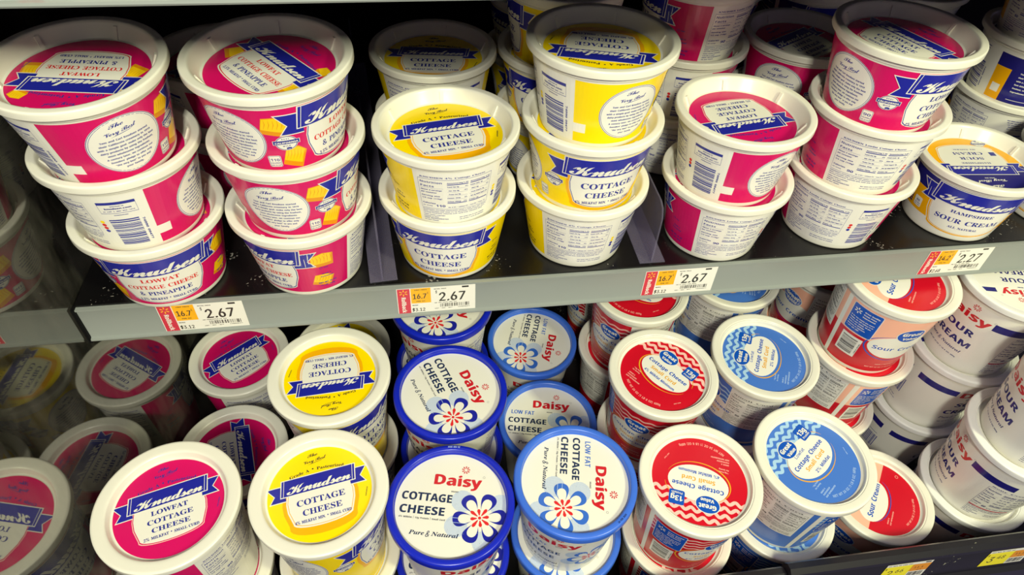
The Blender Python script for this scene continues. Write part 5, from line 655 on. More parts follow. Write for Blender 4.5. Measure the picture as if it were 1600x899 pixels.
def flower_lid(low):
    A = Art(); A.ell('white', 0, 0, 0, 50.5, n=96); fc = 'cellblue' if low else 'blue'
    flower(A, 1, 27.5, -10, 24.5, fc)
    daisy_word(A, 6, 3, 19.5 if low else 18.5, 14.5, 45)
    A.text('grey', 2, 'BRAND', 'n', 2.0, 2, 13.8 if low else 12)
    if low:
        A.text('cellblue', 7, 'LOW FAT', 'n', 7.0, -44, 9.0, 'l', fit=28, bold=0.4)
        A.text('slate', 7, 'COTTAGE', 'nb', 9.8, -47, -3.0, 'l', fit=46, bold=0.3); A.text('slate', 7, 'CHEESE', 'nb', 9.8, -47, -14.6, 'l', fit=41, bold=0.3)
    else:
        A.text('slate', 7, 'COTTAGE', 'nb', 11.0, -46, 1.4, 'l', fit=47, bold=0.35); A.text('slate', 7, 'CHEESE', 'nb', 11.0, -46, -11.4, 'l', fit=42, bold=0.35)
    A.text('grey', 7, '4% Milkfat | 13g Protein | Small Curd' if not low else '2% Milkfat | 13g Protein | Small Curd', 'n', 2.1, -45, -18.6 if low else -16, 'l', fit=42)
    pure(A, 7, -33, -30.5, 1.25, 'slate')
    return A.clip_disc(50.5)
def flower_cream_lid():
    A = Art(); A.ell('offwhite', 0, 0, 0, 46, n=96)
    daisy_word(A, 1, 0, 12, 12, 44); A.text('navy', 1, 'BRAND', 'n', 1.8, 0, 7.5)
    A.rect('navy', 1, -44, 11, -25, 17); A.rect('navy', 1, 27, 11, 44, 17)
    A.text('navy', 1, 'SOUR', 'nb', 9, 0, -5, fit=32); A.text('navy', 1, 'CREAM', 'nb', 9, 0, -17, fit=40); pure(A, 1, -20, -28, 1.05, 'navy')
    return A.clip_disc(46)
def flower_wrap(low):
    A = Art(); X = lambda d: d*DEG; top = 102
    A.rect('white', 0, X(-180), 4, X(180), top)
    for d in (0, 180):
        B = Art(); fc = 'cellblue' if low else 'blue'
        daisy_word(B, 6, -4, 78, 15, 54); B.text('grey', 3, 'BRAND', 'n', 2, 4, 74)
        y = 0
        if low: B.text('cellblue', 5, 'LOW FAT', 'n', 6, -22, 65, fit=30, bold=0.2); y = -6
        B.text('slate', 5, 'COTTAGE', 'nb', 10, -17, 60+y-2, fit=48); B.text('slate', 5, 'CHEESE', 'nb', 10, -19, 45+y-2, fit=42)
        flower(B, 1, 36, 46, 22, fc); pure(B, 5, -36, 28+y, 1.2, 'slate'); B.text('grey', 5, 'NET WT 24 OZ (1.5 LB) 680g', 'nb', 2, -10, 14, fit=36)
        A.put(B, X(d))
    nutrition(A, 2, 'ink', X(78), 40, X(118), 82, 'Cottage Cheese', '110'); bars(A, 2, 'ink', X(-112), 34, X(-90), 66, 20, 3)
    # drop what wraps past the seam
    return A.split(3.2)
def flower_cream_wrap():
    A = Art(); X = lambda d: d*DEG; top = 99
    A.rect('offwhite', 0, X(-180), 4, X(180), top)
    for d in (0, 180):
        B = Art(); daisy_word(B, 2, 0, 76, 15, 52); B.text('navy', 2, 'BRAND', 'n', 2, -12, 71)
        B.text('navy', 2, 'SOUR', 'nb', 12, 0, 55, fit=40, bold=0.5); B.text('navy', 2, 'CREAM', 'nb', 12, 0, 38, fit=50, bold=0.5); pure(B, 2, -23, 27, 1.25, 'navy')
        B.text('navy', 2, 'NET WT 24 OZ (1 LB 8 OZ) 680g', 'nb', 2, 0, 18, fit=40); A.put(B, X(d))
        A.rect('navy', 1, X(d+34), 77, X(d+84), 87); A.rect('navy', 1, X(d-84), 77, X(d-34), 87)
    x0, x1 = X(62), X(112)
    nutrition(A, 2, 'navy', x0, 28, x1, 70, 'Sour Cream', '60'); A.rect('red', 3, x0, 26.2, x1, 27.4)
    bars(A, 2, 'ink', X(-118), 34, X(-92), 58, 22, 4, False); A.text('ink', 2, 'KEEP REFRIGERATED', 'nb', 1.6, X(-105), 62); A.text('ink', 2, '(877) 292-9830', 'nb', 1.8, X(-105), 22); A.text('ink', 2, 'Dallas, Texas 75240 USA', 'n', 1.5, X(-105), 18)
    return A.split(3.2)

# ------------------------------------------------------------------ artwork: third family (waves and white oval)
def waves(A, l, c, x0, x1, ys, amp, wl, w, ph=0):
    for i, y in enumerate(ys):
        xs = np.arange(x0, x1+0.01, wl/10)
        A.line(c, l, [(x, y+amp*math.sin(2*math.pi*x/wl+ph+i*0.6)) for x in xs], w)
def blob_logo(A, l, cx, cy, k, rot=0):
    B = Art(); B.ell('white', 0, 0, 0, 10.6*k, 8.2*k); B.ell('royal', 1, 0, 0, 9.9*k, 7.6*k)
    B.text('white', 2, 'Great', 'nb', 6.0*k, 0, 0.0, fit=15*k, bold=0.4*k); B.text('white', 2, 'Value', 'nb', 4.4*k, 0.6*k, -5.2*k, fit=11.5*k, bold=0.25*k); A.put(B, cx, cy, rot=rot, lay=l)
def wave_lid(kind):
    A = Art(); base = {'r': 'crimson', 'b': 'skyblue'}[kind]; wc = {'r': 'pink', 'b': 'paleblue'}[kind]; pc = {'r': 'pale', 'b': 'palesky'}[kind]
    A.ell(base, 0, 0, 0, 45, n=96)
    waves(A, 1, wc, -46, 46, (16, 23.5, 31, 38.5), 1.7, 10.5, 3.3)
    A.ring('gold', 2, 0.8, 2.2, 30, 20.5, 1.3, 120, 345, taper=(0.1, 1, 0.7, 0.1)); A.ell('offwhite', 3, 1, 3.6, 28.5, 18.5)
    A.ring('gold', 2, 3, 6.5, 29, 18.5, 1.0, 5, 70, taper=(0.2, 1, 0.2))
    blob_logo(A, 4, -9, 23, 1.1)
    A.rrect('royal', 4, 12.5, 15.5, 27, 30, 1.8); A.text('white', 5, '13g', 'nb', 7.4, 19.7, 21.2, fit=12, bold=0.3); A.text('white', 5, 'Protein', 'n', 3.0, 19.7, 17.2, fit=10.5, bold=0.15)
    if kind == 'r':
        A.text('royal', 4, 'Cottage Cheese', 'nb', 6.4, 1, 5.8, fit=49, bold=0.2); A.text('gold', 4, 'Small Curd', 'nb', 6.2, 1, -2.0, fit=32, bold=0.2); A.text('royal', 4, '4% Milkfat Minimum', 'nb', 4.6, 1, -8.8, fit=39, bold=0.15)
    else:
        A.text('royal', 4, 'Lowfat', 'n', 4.4, -4, 11.2, fit=16, bold=0.15); A.text('royal', 4, 'Cottage Cheese', 'nb', 6.4, 1, 3.4, fit=49, bold=0.2); A.text('gold', 4, 'Small Curd', 'nb', 6.0, 1, -3.8, fit=32, bold=0.2); A.text('royal', 4, '2% Milkfat', 'nb', 4.6, 3, -10.6, fit=25, bold=0.15)
    for i, s in enumerate(('*13g Protein', 'Per Serving', '', 'GRADE A', 'PASTEURIZED', 'KEEP REFRIGERATED')):
        A.text(pc, 2, s, 'n', 2.0, -27, -15-i*2.8, 'l', sx=0.85)
    arc_low(A, 2, pc, 'NET WT 24 OZ (1 LB 8 OZ) 680g', 40, 3.6)
    A.text(pc, 2, 'KEEP COLD', 'n', 1.4, 33, -18, rot=60)
    return A.clip_disc(45)
def arc_low(A, l, c, s, rad, cap):
    """text along the lower edge of a disc, read from outside"""
    e = cap/0.7; w = A.width(s, 'nb', cap, 0.85); u = -w/2
    for ch in s:
        a, t = glyph('nb', ch); m = a*e*0.85
        if len(t):
            th = (u+m/2)/rad; q = t*e; q[:,:,0] = q[:,:,0]*0.85-m/2; q[:,:,1] -= rad
            cs, sn = math.cos(th), math.sin(th); A.add(c, l, np.stack([q[:,:,0]*cs-q[:,:,1]*sn, q[:,:,0]*sn+q[:,:,1]*cs], 2))
        u += m
def wave_cream_lid():
    A = Art(); A.ell('peach', 0, 0, 0, 45, n=96); A.rect('crimson', 1, -46, -46, 46, 2)
    A.ell('offwhite', 3, -8, 4, 27, 16); A.ring('royal', 4, -6, 2.6, 28, 17, 1.0, 200, 350, taper=(0.2, 1, 1, 0.2)); blob_logo(A, 4, -16, 22, 1.0, 0)
    A.text('royal', 4, 'Sour Cream', 'nb', 8.4, -6, 0.6, fit=46, bold=0.25)
    arc_low(A, 2, 'pale', 'NET WT 24 OZ (1 LB 8 OZ) 680g', 39.5, 2.9)
    A.text('pale', 2, 'GRADE A', 'n', 1.8, -28, -16, 'l'); A.text('pale', 2, 'KEEP REFRIGERATED', 'n', 1.8, -28, -19, 'l'); A.ring('pale', 2, 37, -14, 1.6, 1.6, 0.5)
    return A.clip_disc(45)
def wave_wrap(kind):
    A = Art(); X = lambda d: d*DEG; top = 99 if kind == 's' else 103; base = {'r': 'crimson', 'b': 'skyblue', 's': 'crimson'}[kind]; wc = {'r': 'pink', 'b': 'paleblue', 's': None}[kind]
    A.rect(base, 0, X(-180), 6, X(180), top)
    if kind == 's': A.rect('peach', 1, X(-180), 56, X(180), top)
    for d in (0, 180):
        if wc: waves(A, 1, wc, X(d-80), X(d+72), (72, 79, 86, 93), 1.1, 13, 2.4)
        B = Art(); B.ring('gold' if wc else 'royal', 2, 0, 52, 36, 22, 1.4, 100, 300, taper=(0.1, 1, 1, 0.1)); B.ell('offwhite', 3, 1, 53, 34, 20)
        blob_logo(B, 4, 0, 76, 1.35)
        if kind == 's': B.text('royal', 4, 'Sour Cream', 'nb', 8.4, 1, 48, fit=58)
        else:
            B.text('royal', 4, 'Cottage Cheese', 'nb', 6.6, 1, 56, fit=60); B.text('gold', 4, 'Small Curd', 'nb', 6, 1, 47, fit=38); B.text('royal', 4, '4% Milkfat Minimum' if kind == 'r' else '2% Milkfat', 'nb', 4.6, 1, 39.5, fit=50 if kind == 'r' else 30)
        B.text('pale' if kind != 'b' else 'palesky', 2, 'GRADE A PASTEURIZED', 'n', 2, 0, 20); B.text('pale' if kind != 'b' else 'palesky', 2, 'NET WT 24 OZ (1 LB 8 OZ) 680g', 'nb', 2.4, 0, 14, fit=42)
        A.put(B, X(d))
    A.rect('offwhite', 3, X(-85), 6, X(-79), top)
    x0, x1 = X(-74), X(-40)
    A.rrect('white', 4, x0-.6, 57.4, x1+.6, 96.6, 2); A.rrect('royal', 5, x0, 58, x1, 96, 1.6)
    for k in range(6):
        a = 60*k+30; cx, cy = x0+6, 88; A.line('white', 6, [(cx+1.4*math.cos(R(a)), cy+1.4*math.sin(R(a))), (cx+4*math.cos(R(a)), cy+4*math.sin(R(a)))], 1.2)
    for i, s in enumerate(('Great Quality.', 'Great Price.', 'Guaranteed.')): A.text('white', 6, s, 'nb', 2.3, x0+12, 90.5-i*3.6, 'l', fit=(15, 13, 13)[i], bold=0.15)
    for i, s in enumerate(("If for any reason you aren't", 'happy, we will replace it or', 'return your money. All you', 'need is the package.', 'Questions or comments?', '1-877-505-2267')): A.text('white', 6, s, 'n', 1.9, x0+1.6, 78-i*3.2, 'l', fit=(24, 24, 23, 18, 20, 14)[i])
    A.rect('offwhite', 4, x0+2, 22, x1-4, 52); bars(A, 5, 'black', x0+4, 25, x1-8, 49, 22, 9); A.text('black', 5, '78742 27051', 'nb', 1.6, x1-5.6, 37, rot=-90, fit=18)
    x0, x1 = X(-152), X(-92)
    A.rect('offwhite', 3, x0, 38, x1, top); nutrition(A, 4, 'black', x0+2, 56, x1-2, 94, 'Small Curd', '110' if kind == 'r' else '60')
    return A.split(3.2)
def price_tag(price, unit, was, text):
    """70 x 33 mm shelf tag, origin at its top left corner, y downwards negative"""
    A = Art(); A.rect('offwhite', 0, 0, -33, 70, 0); A.rect('tagred', 1, 0.6, -32.4, 11.6, -0.6)
    for k in range(6):
        a = 60*k+30; A.line('spark', 2, [(6+1.4*math.cos(R(a)), -5.5+1.4*math.sin(R(a))), (6+3.8*math.cos(R(a)), -5.5+3.8*math.sin(R(a)))], 1.1, taper=(0.6, 1))
    A.text('white', 2, 'Rollback', 'nb', 5.4, 3.9, -20.6, rot=-90, fit=20, bold=0.2)
    A.rect('tagorange', 1, 12.4, -19.5, 30, -0.6); A.text('tagink', 2, 'UNIT PRICE', 'n', 1.5, 21.2, -3.2, fit=11); A.text('tagink', 2, 'PER OZ', 'n', 1.6, 20.8, -17.6, fit=8)
    A.text('tagink', 2, unit, 'n', 8.6, 13.6, -13.8, 'l', fit=12.8, bold=0.45); A.text('tagink', 2, '\u00a2', 'n', 3.4, 26.6, -8.0, 'l', sx=0.8)
    A.text('tagink', 1, 'WAS:', 'n', 1.7, 13, -22.6, 'l', fit=5.6); A.text('tagink', 1, was, 'n', 5.6, 12.6, -30.0, 'l', fit=12, bold=0.3)
    A.text('tagink', 1, 'RETAIL PRICE', 'n', 1.4, 33, -3.4, 'l', fit=11); A.rect('tagink', 1, 58, -3.2, 64, -1.2)
    A.text('tagink', 1, '$', 'n', 4.8, 34, -8.6, 'l', sx=0.7); A.text('tagink', 1, price, 'n', 14.8, 36.6, -18.6, 'l', fit=25, bold=0.8)
    A.text('tagink', 1, text, 'n', 1.3, 33, -21.0, 'l', fit=20); bars(A, 1, 'tagink', 38, -26.4, 65, -22, 26, len(text), False)
    A.text('tagink', 1, '0061 - 0001 - 0617', 'n', 1.2, 33, -28.4, 'l', fit=16); A.text('tagink', 1, '7499009471', 'n', 1.1, 54, -28.2, 'l', fit=11)
    return A
def yellow_tag(price, small):
    A = Art(); A.rect('tagyellow', 0, 0, -32, 30, 0); A.rect('offwhite', 1, 0, -5, 50, 0); A.text('tagink', 2, small, 'nb', 2.6, 2, -3.9, 'l', fit=26)
    A.rect('tagred' if 0 else 'chunkdark', 1, 30, -20, 50, -5); A.text('tagink', 2, '11.1', 'n', 5, 33, -14, 'l', fit=11); A.text('tagink', 2, 'PER OZ', 'n', 1.6, 38, -18.4, 'l')
    A.rect('offwhite', 1, 30, -32, 50, -20); bars(A, 2, 'tagink', 31, -30, 48, -21.5, 18, 8, False)
    A.text('tagink', 2, '$', 'n', 5, 1, -11.5, 'l', sx=0.7); A.text('tagink', 2, price[0], 'n', 16, 5, -25, 'l', sx=0.75); A.text('tagink', 2, price[1:], 'n', 10, 14, -19, 'l', sx=0.75); A.rect('tagink', 2, 42, -3.6, 48, -1.2)
    return A

# ------------------------------------------------------------------ building helpers
def link(o, parent=None):
    COL.objects.link(o)
    if parent is not None: o.parent = parent
    return o
def obj(name, me, parent=None, m=None):
    o = bpy.data.objects.new(name, me)
    if m is not None and not me.materials: me.materials.append(m)
    return link(o, parent)
def empty(name, loc=(0,0,0), rot=(0,0,0)):
    o = bpy.data.objects.new(name, None); o.empty_display_size = 0.02; o.location = loc; o.rotation_euler = rot
    return link(o)
def tag(o, label=None, cat=None, group=None, kind=None):
    if label: o['label'] = label
    if cat: o['category'] = cat
    if group: o['group'] = group
    if kind: o['kind'] = kind
    return o
def finish(bm, name, m, smooth=35):
    me = bpy.data.meshes.new(name); bmesh.ops.recalc_face_normals(bm, faces=bm.faces); bm.to_mesh(me); bm.free()
    if smooth:
        me.polygons.foreach_set('use_smooth', [True]*len(me.polygons)); me.set_sharp_from_angle(angle=R(smooth))
    me.materials.append(m); return me
def lathe(bm, prof, seg=96):
    rings = []
    for r, z in prof:
        if r < 1e-6: rings.append([bm.verts.new((0, 0, z*.001))])
        else: rings.append([bm.verts.new((r*.001*math.cos(2*math.pi*k/seg), r*.001*math.sin(2*math.pi*k/seg), z*.001)) for k in range(seg)])
    for a, b in zip(rings, rings[1:]):
        for k in range(seg):
            q = (k+1) % seg
            if len(a) == 1 and len(b) == 1: continue
            if len(a) == 1: bm.faces.new((a[0], b[k], b[q]))
            elif len(b) == 1: bm.faces.new((a[k], a[q], b[0]))
            else: bm.faces.new((a[k], a[q], b[q], b[k]))
def box(bm, x0, x1, y0, y1, z0, z1, M=None):
    v = [bm.verts.new(Vector(p) if M is None else M @ Vector(p)) for p in ((x0,y0,z0),(x1,y0,z0),(x1,y1,z0),(x0,y1,z0),(x0,y0,z1),(x1,y0,z1),(x1,y1,z1),(x0,y1,z1))]
    for f in ((0,3,2,1),(4,5,6,7),(0,1,5,4),(1,2,6,5),(2,3,7,6),(3,0,4,7)): bm.faces.new([v[i] for i in f])
def extrude_x(bm, prof, x0, x1):
    """prof: (y, z) in mm, closed outline"""
    a = [bm.verts.new((x0, y*.001, z*.001)) for y, z in prof]; b = [bm.verts.new((x1, y*.001, z*.001)) for y, z in prof]
    n = len(prof)
    for i in range(n): bm.faces.new((a[i], a[(i+1) % n], b[(i+1) % n], b[i]))
    bm.faces.new(a[::-1]); bm.faces.new(b)
def smooth_prof(pts, n=3, skip=()):
    """rounds the corners of a profile"""
    out = []
    for i, p in enumerate(pts):
        if i in (0, len(pts)-1) or i in skip: out.append(p); continue
        a, c = pts[i-1], pts[i+1]
        la, lc = math.dist(a, p), math.dist(c, p); d = min(0.9, la*.42, lc*.42)
        A = (p[0]+(a[0]-p[0])*d/la, p[1]+(a[1]-p[1])*d/la); C = (p[0]+(c[0]-p[0])*d/lc, p[1]+(c[1]-p[1])*d/lc)
        for k in range(n+1):
            t = k/n; out.append(((1-t)**2*A[0]+2*t*(1-t)*p[0]+t*t*C[0], (1-t)**2*A[1]+2*t*(1-t)*p[1]+t*t*C[1]))
    return out

# ------------------------------------------------------------------ the case: walls, shelves, rails
def dirty(name, rgb, rough, spec_rgb, scale, thr, metal=0.0):
    m = mat(name, rgb, rough, metal); nt = m.node_tree; b = nt.nodes['Principled BSDF']
    tc = nt.nodes.new('ShaderNodeTexCoord'); n = nt.nodes.new('ShaderNodeTexNoise'); n.inputs['Scale'].default_value = scale; n.inputs['Detail'].default_value = 6
    n2 = nt.nodes.new('ShaderNodeTexNoise'); n2.inputs['Scale'].default_value = scale*0.06
    mul = nt.nodes.new('ShaderNodeMath'); mul.operation = 'MULTIPLY'
    cr = nt.nodes.new('ShaderNodeValToRGB'); cr.color_ramp.elements[0].position = thr; cr.color_ramp.elements[1].position = thr+0.03
    mx = nt.nodes.new('ShaderNodeMix'); mx.data_type = 'RGBA'
    mx.inputs[6].default_value = (*srgb(rgb), 1); mx.inputs[7].default_value = (*srgb(spec_rgb), 1)
    nt.links.new(tc.outputs['Object'], n.inputs['Vector']); nt.links.new(tc.outputs['Object'], n2.inputs['Vector'])
    nt.links.new(n.outputs[0], mul.inputs[0]); nt.links.new(n2.outputs[0], mul.inputs[1])
    nt.links.new(mul.outputs[0], cr.inputs[0]); nt.links.new(cr.outputs[0], mx.inputs[0]); nt.links.new(mx.outputs[2], b.inputs['Base Color'])
    return m
BLACKMETAL = dirty('black_enamel', (13,12,14), 0.28, (150,146,138), 420, 0.40)
BACKWALL = mat('black_liner', (10,10,12), 0.6, spec=0.2)
RAILGREY = mat('grey_rail_plastic', (142,148,144), 0.34, 0, 0.5)
LIPBLACK = dirty('black_lip_plastic', (30,29,34), 0.30, (150,150,130), 300, 0.42)
def mirror_material():
    m = mat('scuffed_mirror', (150,150,146), 0.03, 1.0); nt = m.node_tree; b = nt.nodes['Principled BSDF']; out = nt.nodes['Material Output']
    d = nt.nodes.new('ShaderNodeBsdfDiffuse'); d.inputs[0].default_value = (*srgb((150,148,138)), 1)
    tc = nt.nodes.new('ShaderNodeTexCoord'); mp = nt.nodes.new('ShaderNodeMapping'); mp.inputs['Scale'].default_value = (1, 1, 0.35)
    n = nt.nodes.new('ShaderNodeTexNoise'); n.inputs['Scale'].default_value = 26; n.inputs['Detail'].default_value = 7; n.inputs['Roughness'].default_value = 0.62
    cr = nt.nodes.new('ShaderNodeValToRGB'); cr.color_ramp.elements[0].position = 0.40; cr.color_ramp.elements[0].color = (0.03,0.03,0.03,1); cr.color_ramp.elements[1].position = 0.80; cr.color_ramp.elements[1].color = (0.32,0.32,0.32,1)
    mx = nt.nodes.new('ShaderNodeMixShader')
    nt.links.new(tc.outputs['Object'], mp.inputs[0]); nt.links.new(mp.outputs[0], n.inputs['Vector']); nt.links.new(n.outputs[0], cr.inputs[0]); nt.links.new(cr.outputs[0], mx.inputs[0])
    nt.links.new(b.outputs[0], mx.inputs[1]); nt.links.new(d.outputs[0], mx.inputs[2]); nt.links.new(mx.outputs[0], out.inputs[0])
    return m
MIRROR = mirror_material()
def slab(name, m, *a):
    bm = bmesh.new(); box(bm, *a); return finish(bm, name, m, 0)
tag(obj('wall_left', slab('wall_left', MIRROR, -0.401, -0.393, -0.33, 0.47, -0.60, 0.62)), kind='structure')
tag(obj('wall_back', slab('wall_back', BACKWALL, -0.401, 1.10, 0.47, 0.48, -0.60, 0.62)), kind='structure')
tag(obj('trim_1', slab('trim_1', BACKWALL, -0.3929, -0.3905, -0.002, 0.004, -0.040, 0.001)), kind='structure')
OVER_Z = 0.3195
RAILPROF = [(-1.6,0.2),(-1.6,-1.4),(-0.2,-2.4),(0,-3.2),(0,-33.6),(-0.6,-34.6),(-2.6,-35.2),(-3.0,-36.6),(-2.4,-37.7),(1.2,-37.9),(2.4,-37.0),(2.4,0.2)]
def shelf(z, label, y=0.0):
    s = tag(empty('display_shelf', (0, y, z)), label, 'shelf', 'shelves of the refrigerated case')
    obj('shelf_panel', slab('shelf_panel', BLACKMETAL, -0.391, 1.05, 0.0024, 0.455, -0.012, 0.0019), s)
    bm = bmesh.new(); extrude_x(bm, RAILPROF, -0.3902, 1.05); obj('price_rail', finish(bm, 'price_rail', RAILGREY, 40), s)
    return s
shelf(0.0, 'black metal shelf with grey price rail holding the small tubs')
shelf(OVER_Z, 'overhead shelf whose grey price rail edges the top of the photo', -0.075)
ZS, TILT = -0.37222, R(2.108)
def low(x, y, h=0.0):
    """a point on the gently tilted bottom shelf"""
    return Vector((x, y*math.cos(TILT)-h*math.sin(TILT), ZS+y*math.sin(TILT)+h*math.cos(TILT)))
ds = tag(empty('display_shelf', (0, 0, ZS), (TILT, 0, 0)), 'bottom black shelf with raised black front lip under the large tubs', 'shelf', 'shelves of the refrigerated case')
obj('shelf_panel', slab('shelf_panel', BLACKMETAL, -0.391, 1.05, -0.19, 0.46, -0.014, -0.0002), ds)
LIP = [(-190, 0), (-190, 159), (-193, 165), (-199, 166.5), (-204, 163), (-204.5, 158), (-201.5, 155.5), (-203, 153), (-207, 112), (-212, 108), (-212, 102), (-204, 98), (-203, 0)]
bm = bmesh.new(); extrude_x(bm, LIP, 0.2235, 1.05); obj('front_lip', finish(bm, 'front_lip', LIPBLACK, 40), ds)
bm = bmesh.new(); extrude_x(bm, [(y, z-9 if z > 20 else z) for y, z in LIP], -0.391, 0.2225); obj('front_lip', finish(bm, 'front_lip', LIPBLACK, 40), ds)

# thin clear dividers standing on the upper shelf
CLEAR = bpy.data.materials.new('clear_acrylic'); CLEAR.use_nodes = True
def clear_mat():
    nt = CLEAR.node_tree; b = nt.nodes['Principled BSDF']; out = nt.nodes['Material Output']
    b.inputs['Base Color'].default_value = (0.34,0.31,0.44,1); b.inputs['Roughness'].default_value = 0.12
    t = nt.nodes.new('ShaderNodeBsdfTransparent'); t.inputs[0].default_value = (0.86,0.85,0.92,1)
    mx = nt.nodes.new('ShaderNodeMixShader'); mx.inputs[0].default_value = 0.20
    nt.links.new(t.outputs[0], mx.inputs[1]); nt.links.new(b.outputs[0], mx.inputs[2]); nt.links.new(mx.outputs[0], out.inputs[0])
clear_mat()
def divider(x, yaw, label, h):
    d = tag(empty('shelf_divider', (x, 0.006, 0.0), (0, 0, yaw)), label, 'divider', 'clear dividers on the upper shelf')
    bm = bmesh.new()
    pts = [(0,0.0032),(0,h-0.012),(0.004,h-0.003),(0.012,h),(0.40,h),(0.40,0.0032)]
    a = [bm.verts.new((-0.0008, y, z)) for y, z in pts]; b = [bm.verts.new((0.0008, y, z)) for y, z in pts]
    for i in range(len(pts)): bm.faces.new((a[i], a[(i+1) % 6], b[(i+1) % 6], b[i]))
    bm.faces.new(a); bm.faces.new(b[::-1]); obj('panel', finish(bm, 'divider_panel', CLEAR, 0), d)
    obj('base_flange', slab('base_flange', CLEAR, -0.011, 0.013, 0, 0.40, 0.0020, 0.0032), d)
divider(-0.139, R(4.5), 'thin clear divider on the shelf beside the pineapple tubs', 0.062)
divider(0.1055, R(0), 'thin clear divider on the shelf left of the pink stacks', 0.066)

# ------------------------------------------------------------------ price tags
def upright(art, name):
    return art.mesh(name, lambda p, d: np.stack([p[:,0], np.full(len(p), -d), p[:,1]], 1), dz=0.05)
for x, pr, un, was, tx, lab, rz in ((-0.3285, '2.67', '16.7', '$3.12', 'KD PINEAPPLE CC 16Z', 'white $2.67 price tag on the rail under the pineapple tubs', 0.4),
        (-0.1281, '2.67', '16.7', '$3.12', 'KD 4PC COTT CHS 16Z', 'white $2.67 price tag on the rail under the yellow tubs', 0),
        (0.1000, '2.67', '16.7', '$3.12', 'KD LF COTT CHS 16OZ', 'white $2.67 price tag on the rail under the pink tubs', 0),
        (0.3880, '2.27', '14.2', '$2.68', 'KD REG SR CRM 16OZ', 'white $2.27 price tag on the rail under the sour cream tub', 0)):
    o = tag(obj('price_tag', upright(price_tag(pr, un, was, tx), 'price_tag')), lab, 'price tag', 'white price tags on the grey rail')
    o.location = (x, -0.0003, -0.0026); o.rotation_euler = (0, 0, 0)
for x, lab, tx in ((-0.285, 'price tag cut off at the photo top above the pineapple tubs', 'KD COTT CHS 24OZ'),):
    o = tag(obj('price_tag', upright(price_tag('3.97', '16.5', '$4.24', tx), 'price_tag')), lab, 'price tag'); o.location = (x, -0.0753, OVER_Z-0.0026)
for x, pr, sm, lab in ((0.3300, '266', 'GV REG SR CRM 24Z', 'yellow and orange $2.66 price tag on the black front lip'), (0.4440, '348', 'DSY REG SR CRM 24Z', 'yellow $3.48 price tag at the right end of the black lip')):
    o = tag(obj('price_tag', upright(yellow_tag(pr, sm), 'price_tag')), lab, 'price tag', 'yellow price tags on the black lip')
    o.location = low(x, -0.2034, 0.1522); o.rotation_euler = (TILT-R(5.6), 0, 0)

# ------------------------------------------------------------------ tubs
Z16 = 0.002
P16, PK, PD, PG, PS = 0.062365, 0.13148, 0.11155, 0.11290, 0.10830
def lid_mesh(kind, H):
    """H: height of the lid's top in mm"""
    bm = bmesh.new(); h = H
    if kind == 'deep':
        f = h-11.3
        p = [(0,f),(45.8,f),(46.8,f+0.4),(51.4,h-1.4),(52.4,h-0.3),(53.4,h),(57.4,h),(58.2,h-0.6),(58.4,h-1.6),(58.4,h-6),(57.6,h-6.3),(56.6,h-5.8),(56.0,h-1.8),(53.6,h-1.6),(52,h-3),(47.8,f-0.8),(45.8,f-1.2),(0,f-1.2)]
        lathe(bm, smooth_prof(p))
        for k in range(6):
            M = Matrix.Rotation(R(60*k+20), 4, 'Z') @ Matrix.Translation((0.0488, 0, (f+4.6)*.001)) @ Matrix.Rotation(R(-63), 4, 'Y')
            box(bm, -0.005, 0.004, -0.0014, 0.0014, -0.0008, 0.0012, M)
    elif kind == 'step':
        f = h-6.7
        p = [(0,f),(44.2,f),(45.2,f+0.4),(47.2,h-1.3),(48.4,h-0.5),(50.2,h-0.2),(56.4,h),(58.0,h-0.8),(58.2,h-2.0),(58.2,h-7),(57.4,h-7.3),(56.4,h-6.8),(55.8,h-2.0),(49,h-2.0),(46,f-1),(0,f-1.2)]
        lathe(bm, smooth_prof(p))
    elif kind == 'wide':
        f = h-6.7
        p = [(0,f),(46.6,f),(47.4,f+0.5),(48.0,h-2.0),(48.8,h-1.2),(49.6,h-1.5),(50.2,h-0.7),(56.2,h),(57.9,h-0.8),(58.2,h-2.0),(58.2,h-7.4),(57.4,h-7.7),(56.4,h-7.2),(55.8,h-2.0),(49,h-3),(46.6,f-1.2),(0,f-1.2)]
        lathe(bm, smooth_prof(p))
    else:                                   # the coloured rim round a white disc
        f = h-6.7
        p = [(0,f),(50.7,f),(51.2,f+0.5),(51.6,h-1.0),(52.6,h-0.2),(54.6,h),(57.2,h-0.6),(58.2,h-2.2),(58.2,h-9.6),(57.4,h-10),(56.2,h-9.4),(55.6,h-2.8),(52.4,h-2.4),(50,f-1.2),(0,f-1.2)]
        lathe(bm, smooth_prof(p))
    return bm
def cup_mesh(H, rb=43.0, rt=54.0):
    bm = bmesh.new(); t = H-6.6
    p = [(0,1.2),(37.5,1.2),(38.5,0),(rb-1.6,0),(rb-0.4,0.7),(rb+0.2,2.2),(rt-0.4,t-4.0),(rt+0.6,t-3.2),(rt+0.9,t),(rt+1.0,H-2.4),(rt-0.8,H-2.4),(rt-1.4,t-4),(rb-1.2,3),(rb-3,2.2),(0,2.2)]
    lathe(bm, smooth_prof(p)); return bm
def wrapmap(H, rb=43.0, rt=54.0):
    return cone_map(rb+0.2, rt-0.4, 2.2, H-10.6, 48.0)
SIZES = {'16': (73.0, P16, 'deep'), '24k': (137.5, PK, 'step'), '24d': (117.55, PD, 'rim'), '24g': (118.9, PG, 'wide'), '24s': (114.3, PS, 'wide')}
CUPS, LIDS = {}, {}
for s, (H, p, lk) in SIZES.items():
    CUPS[s] = finish(cup_mesh(H), 'cup', PLASTIC, 50)
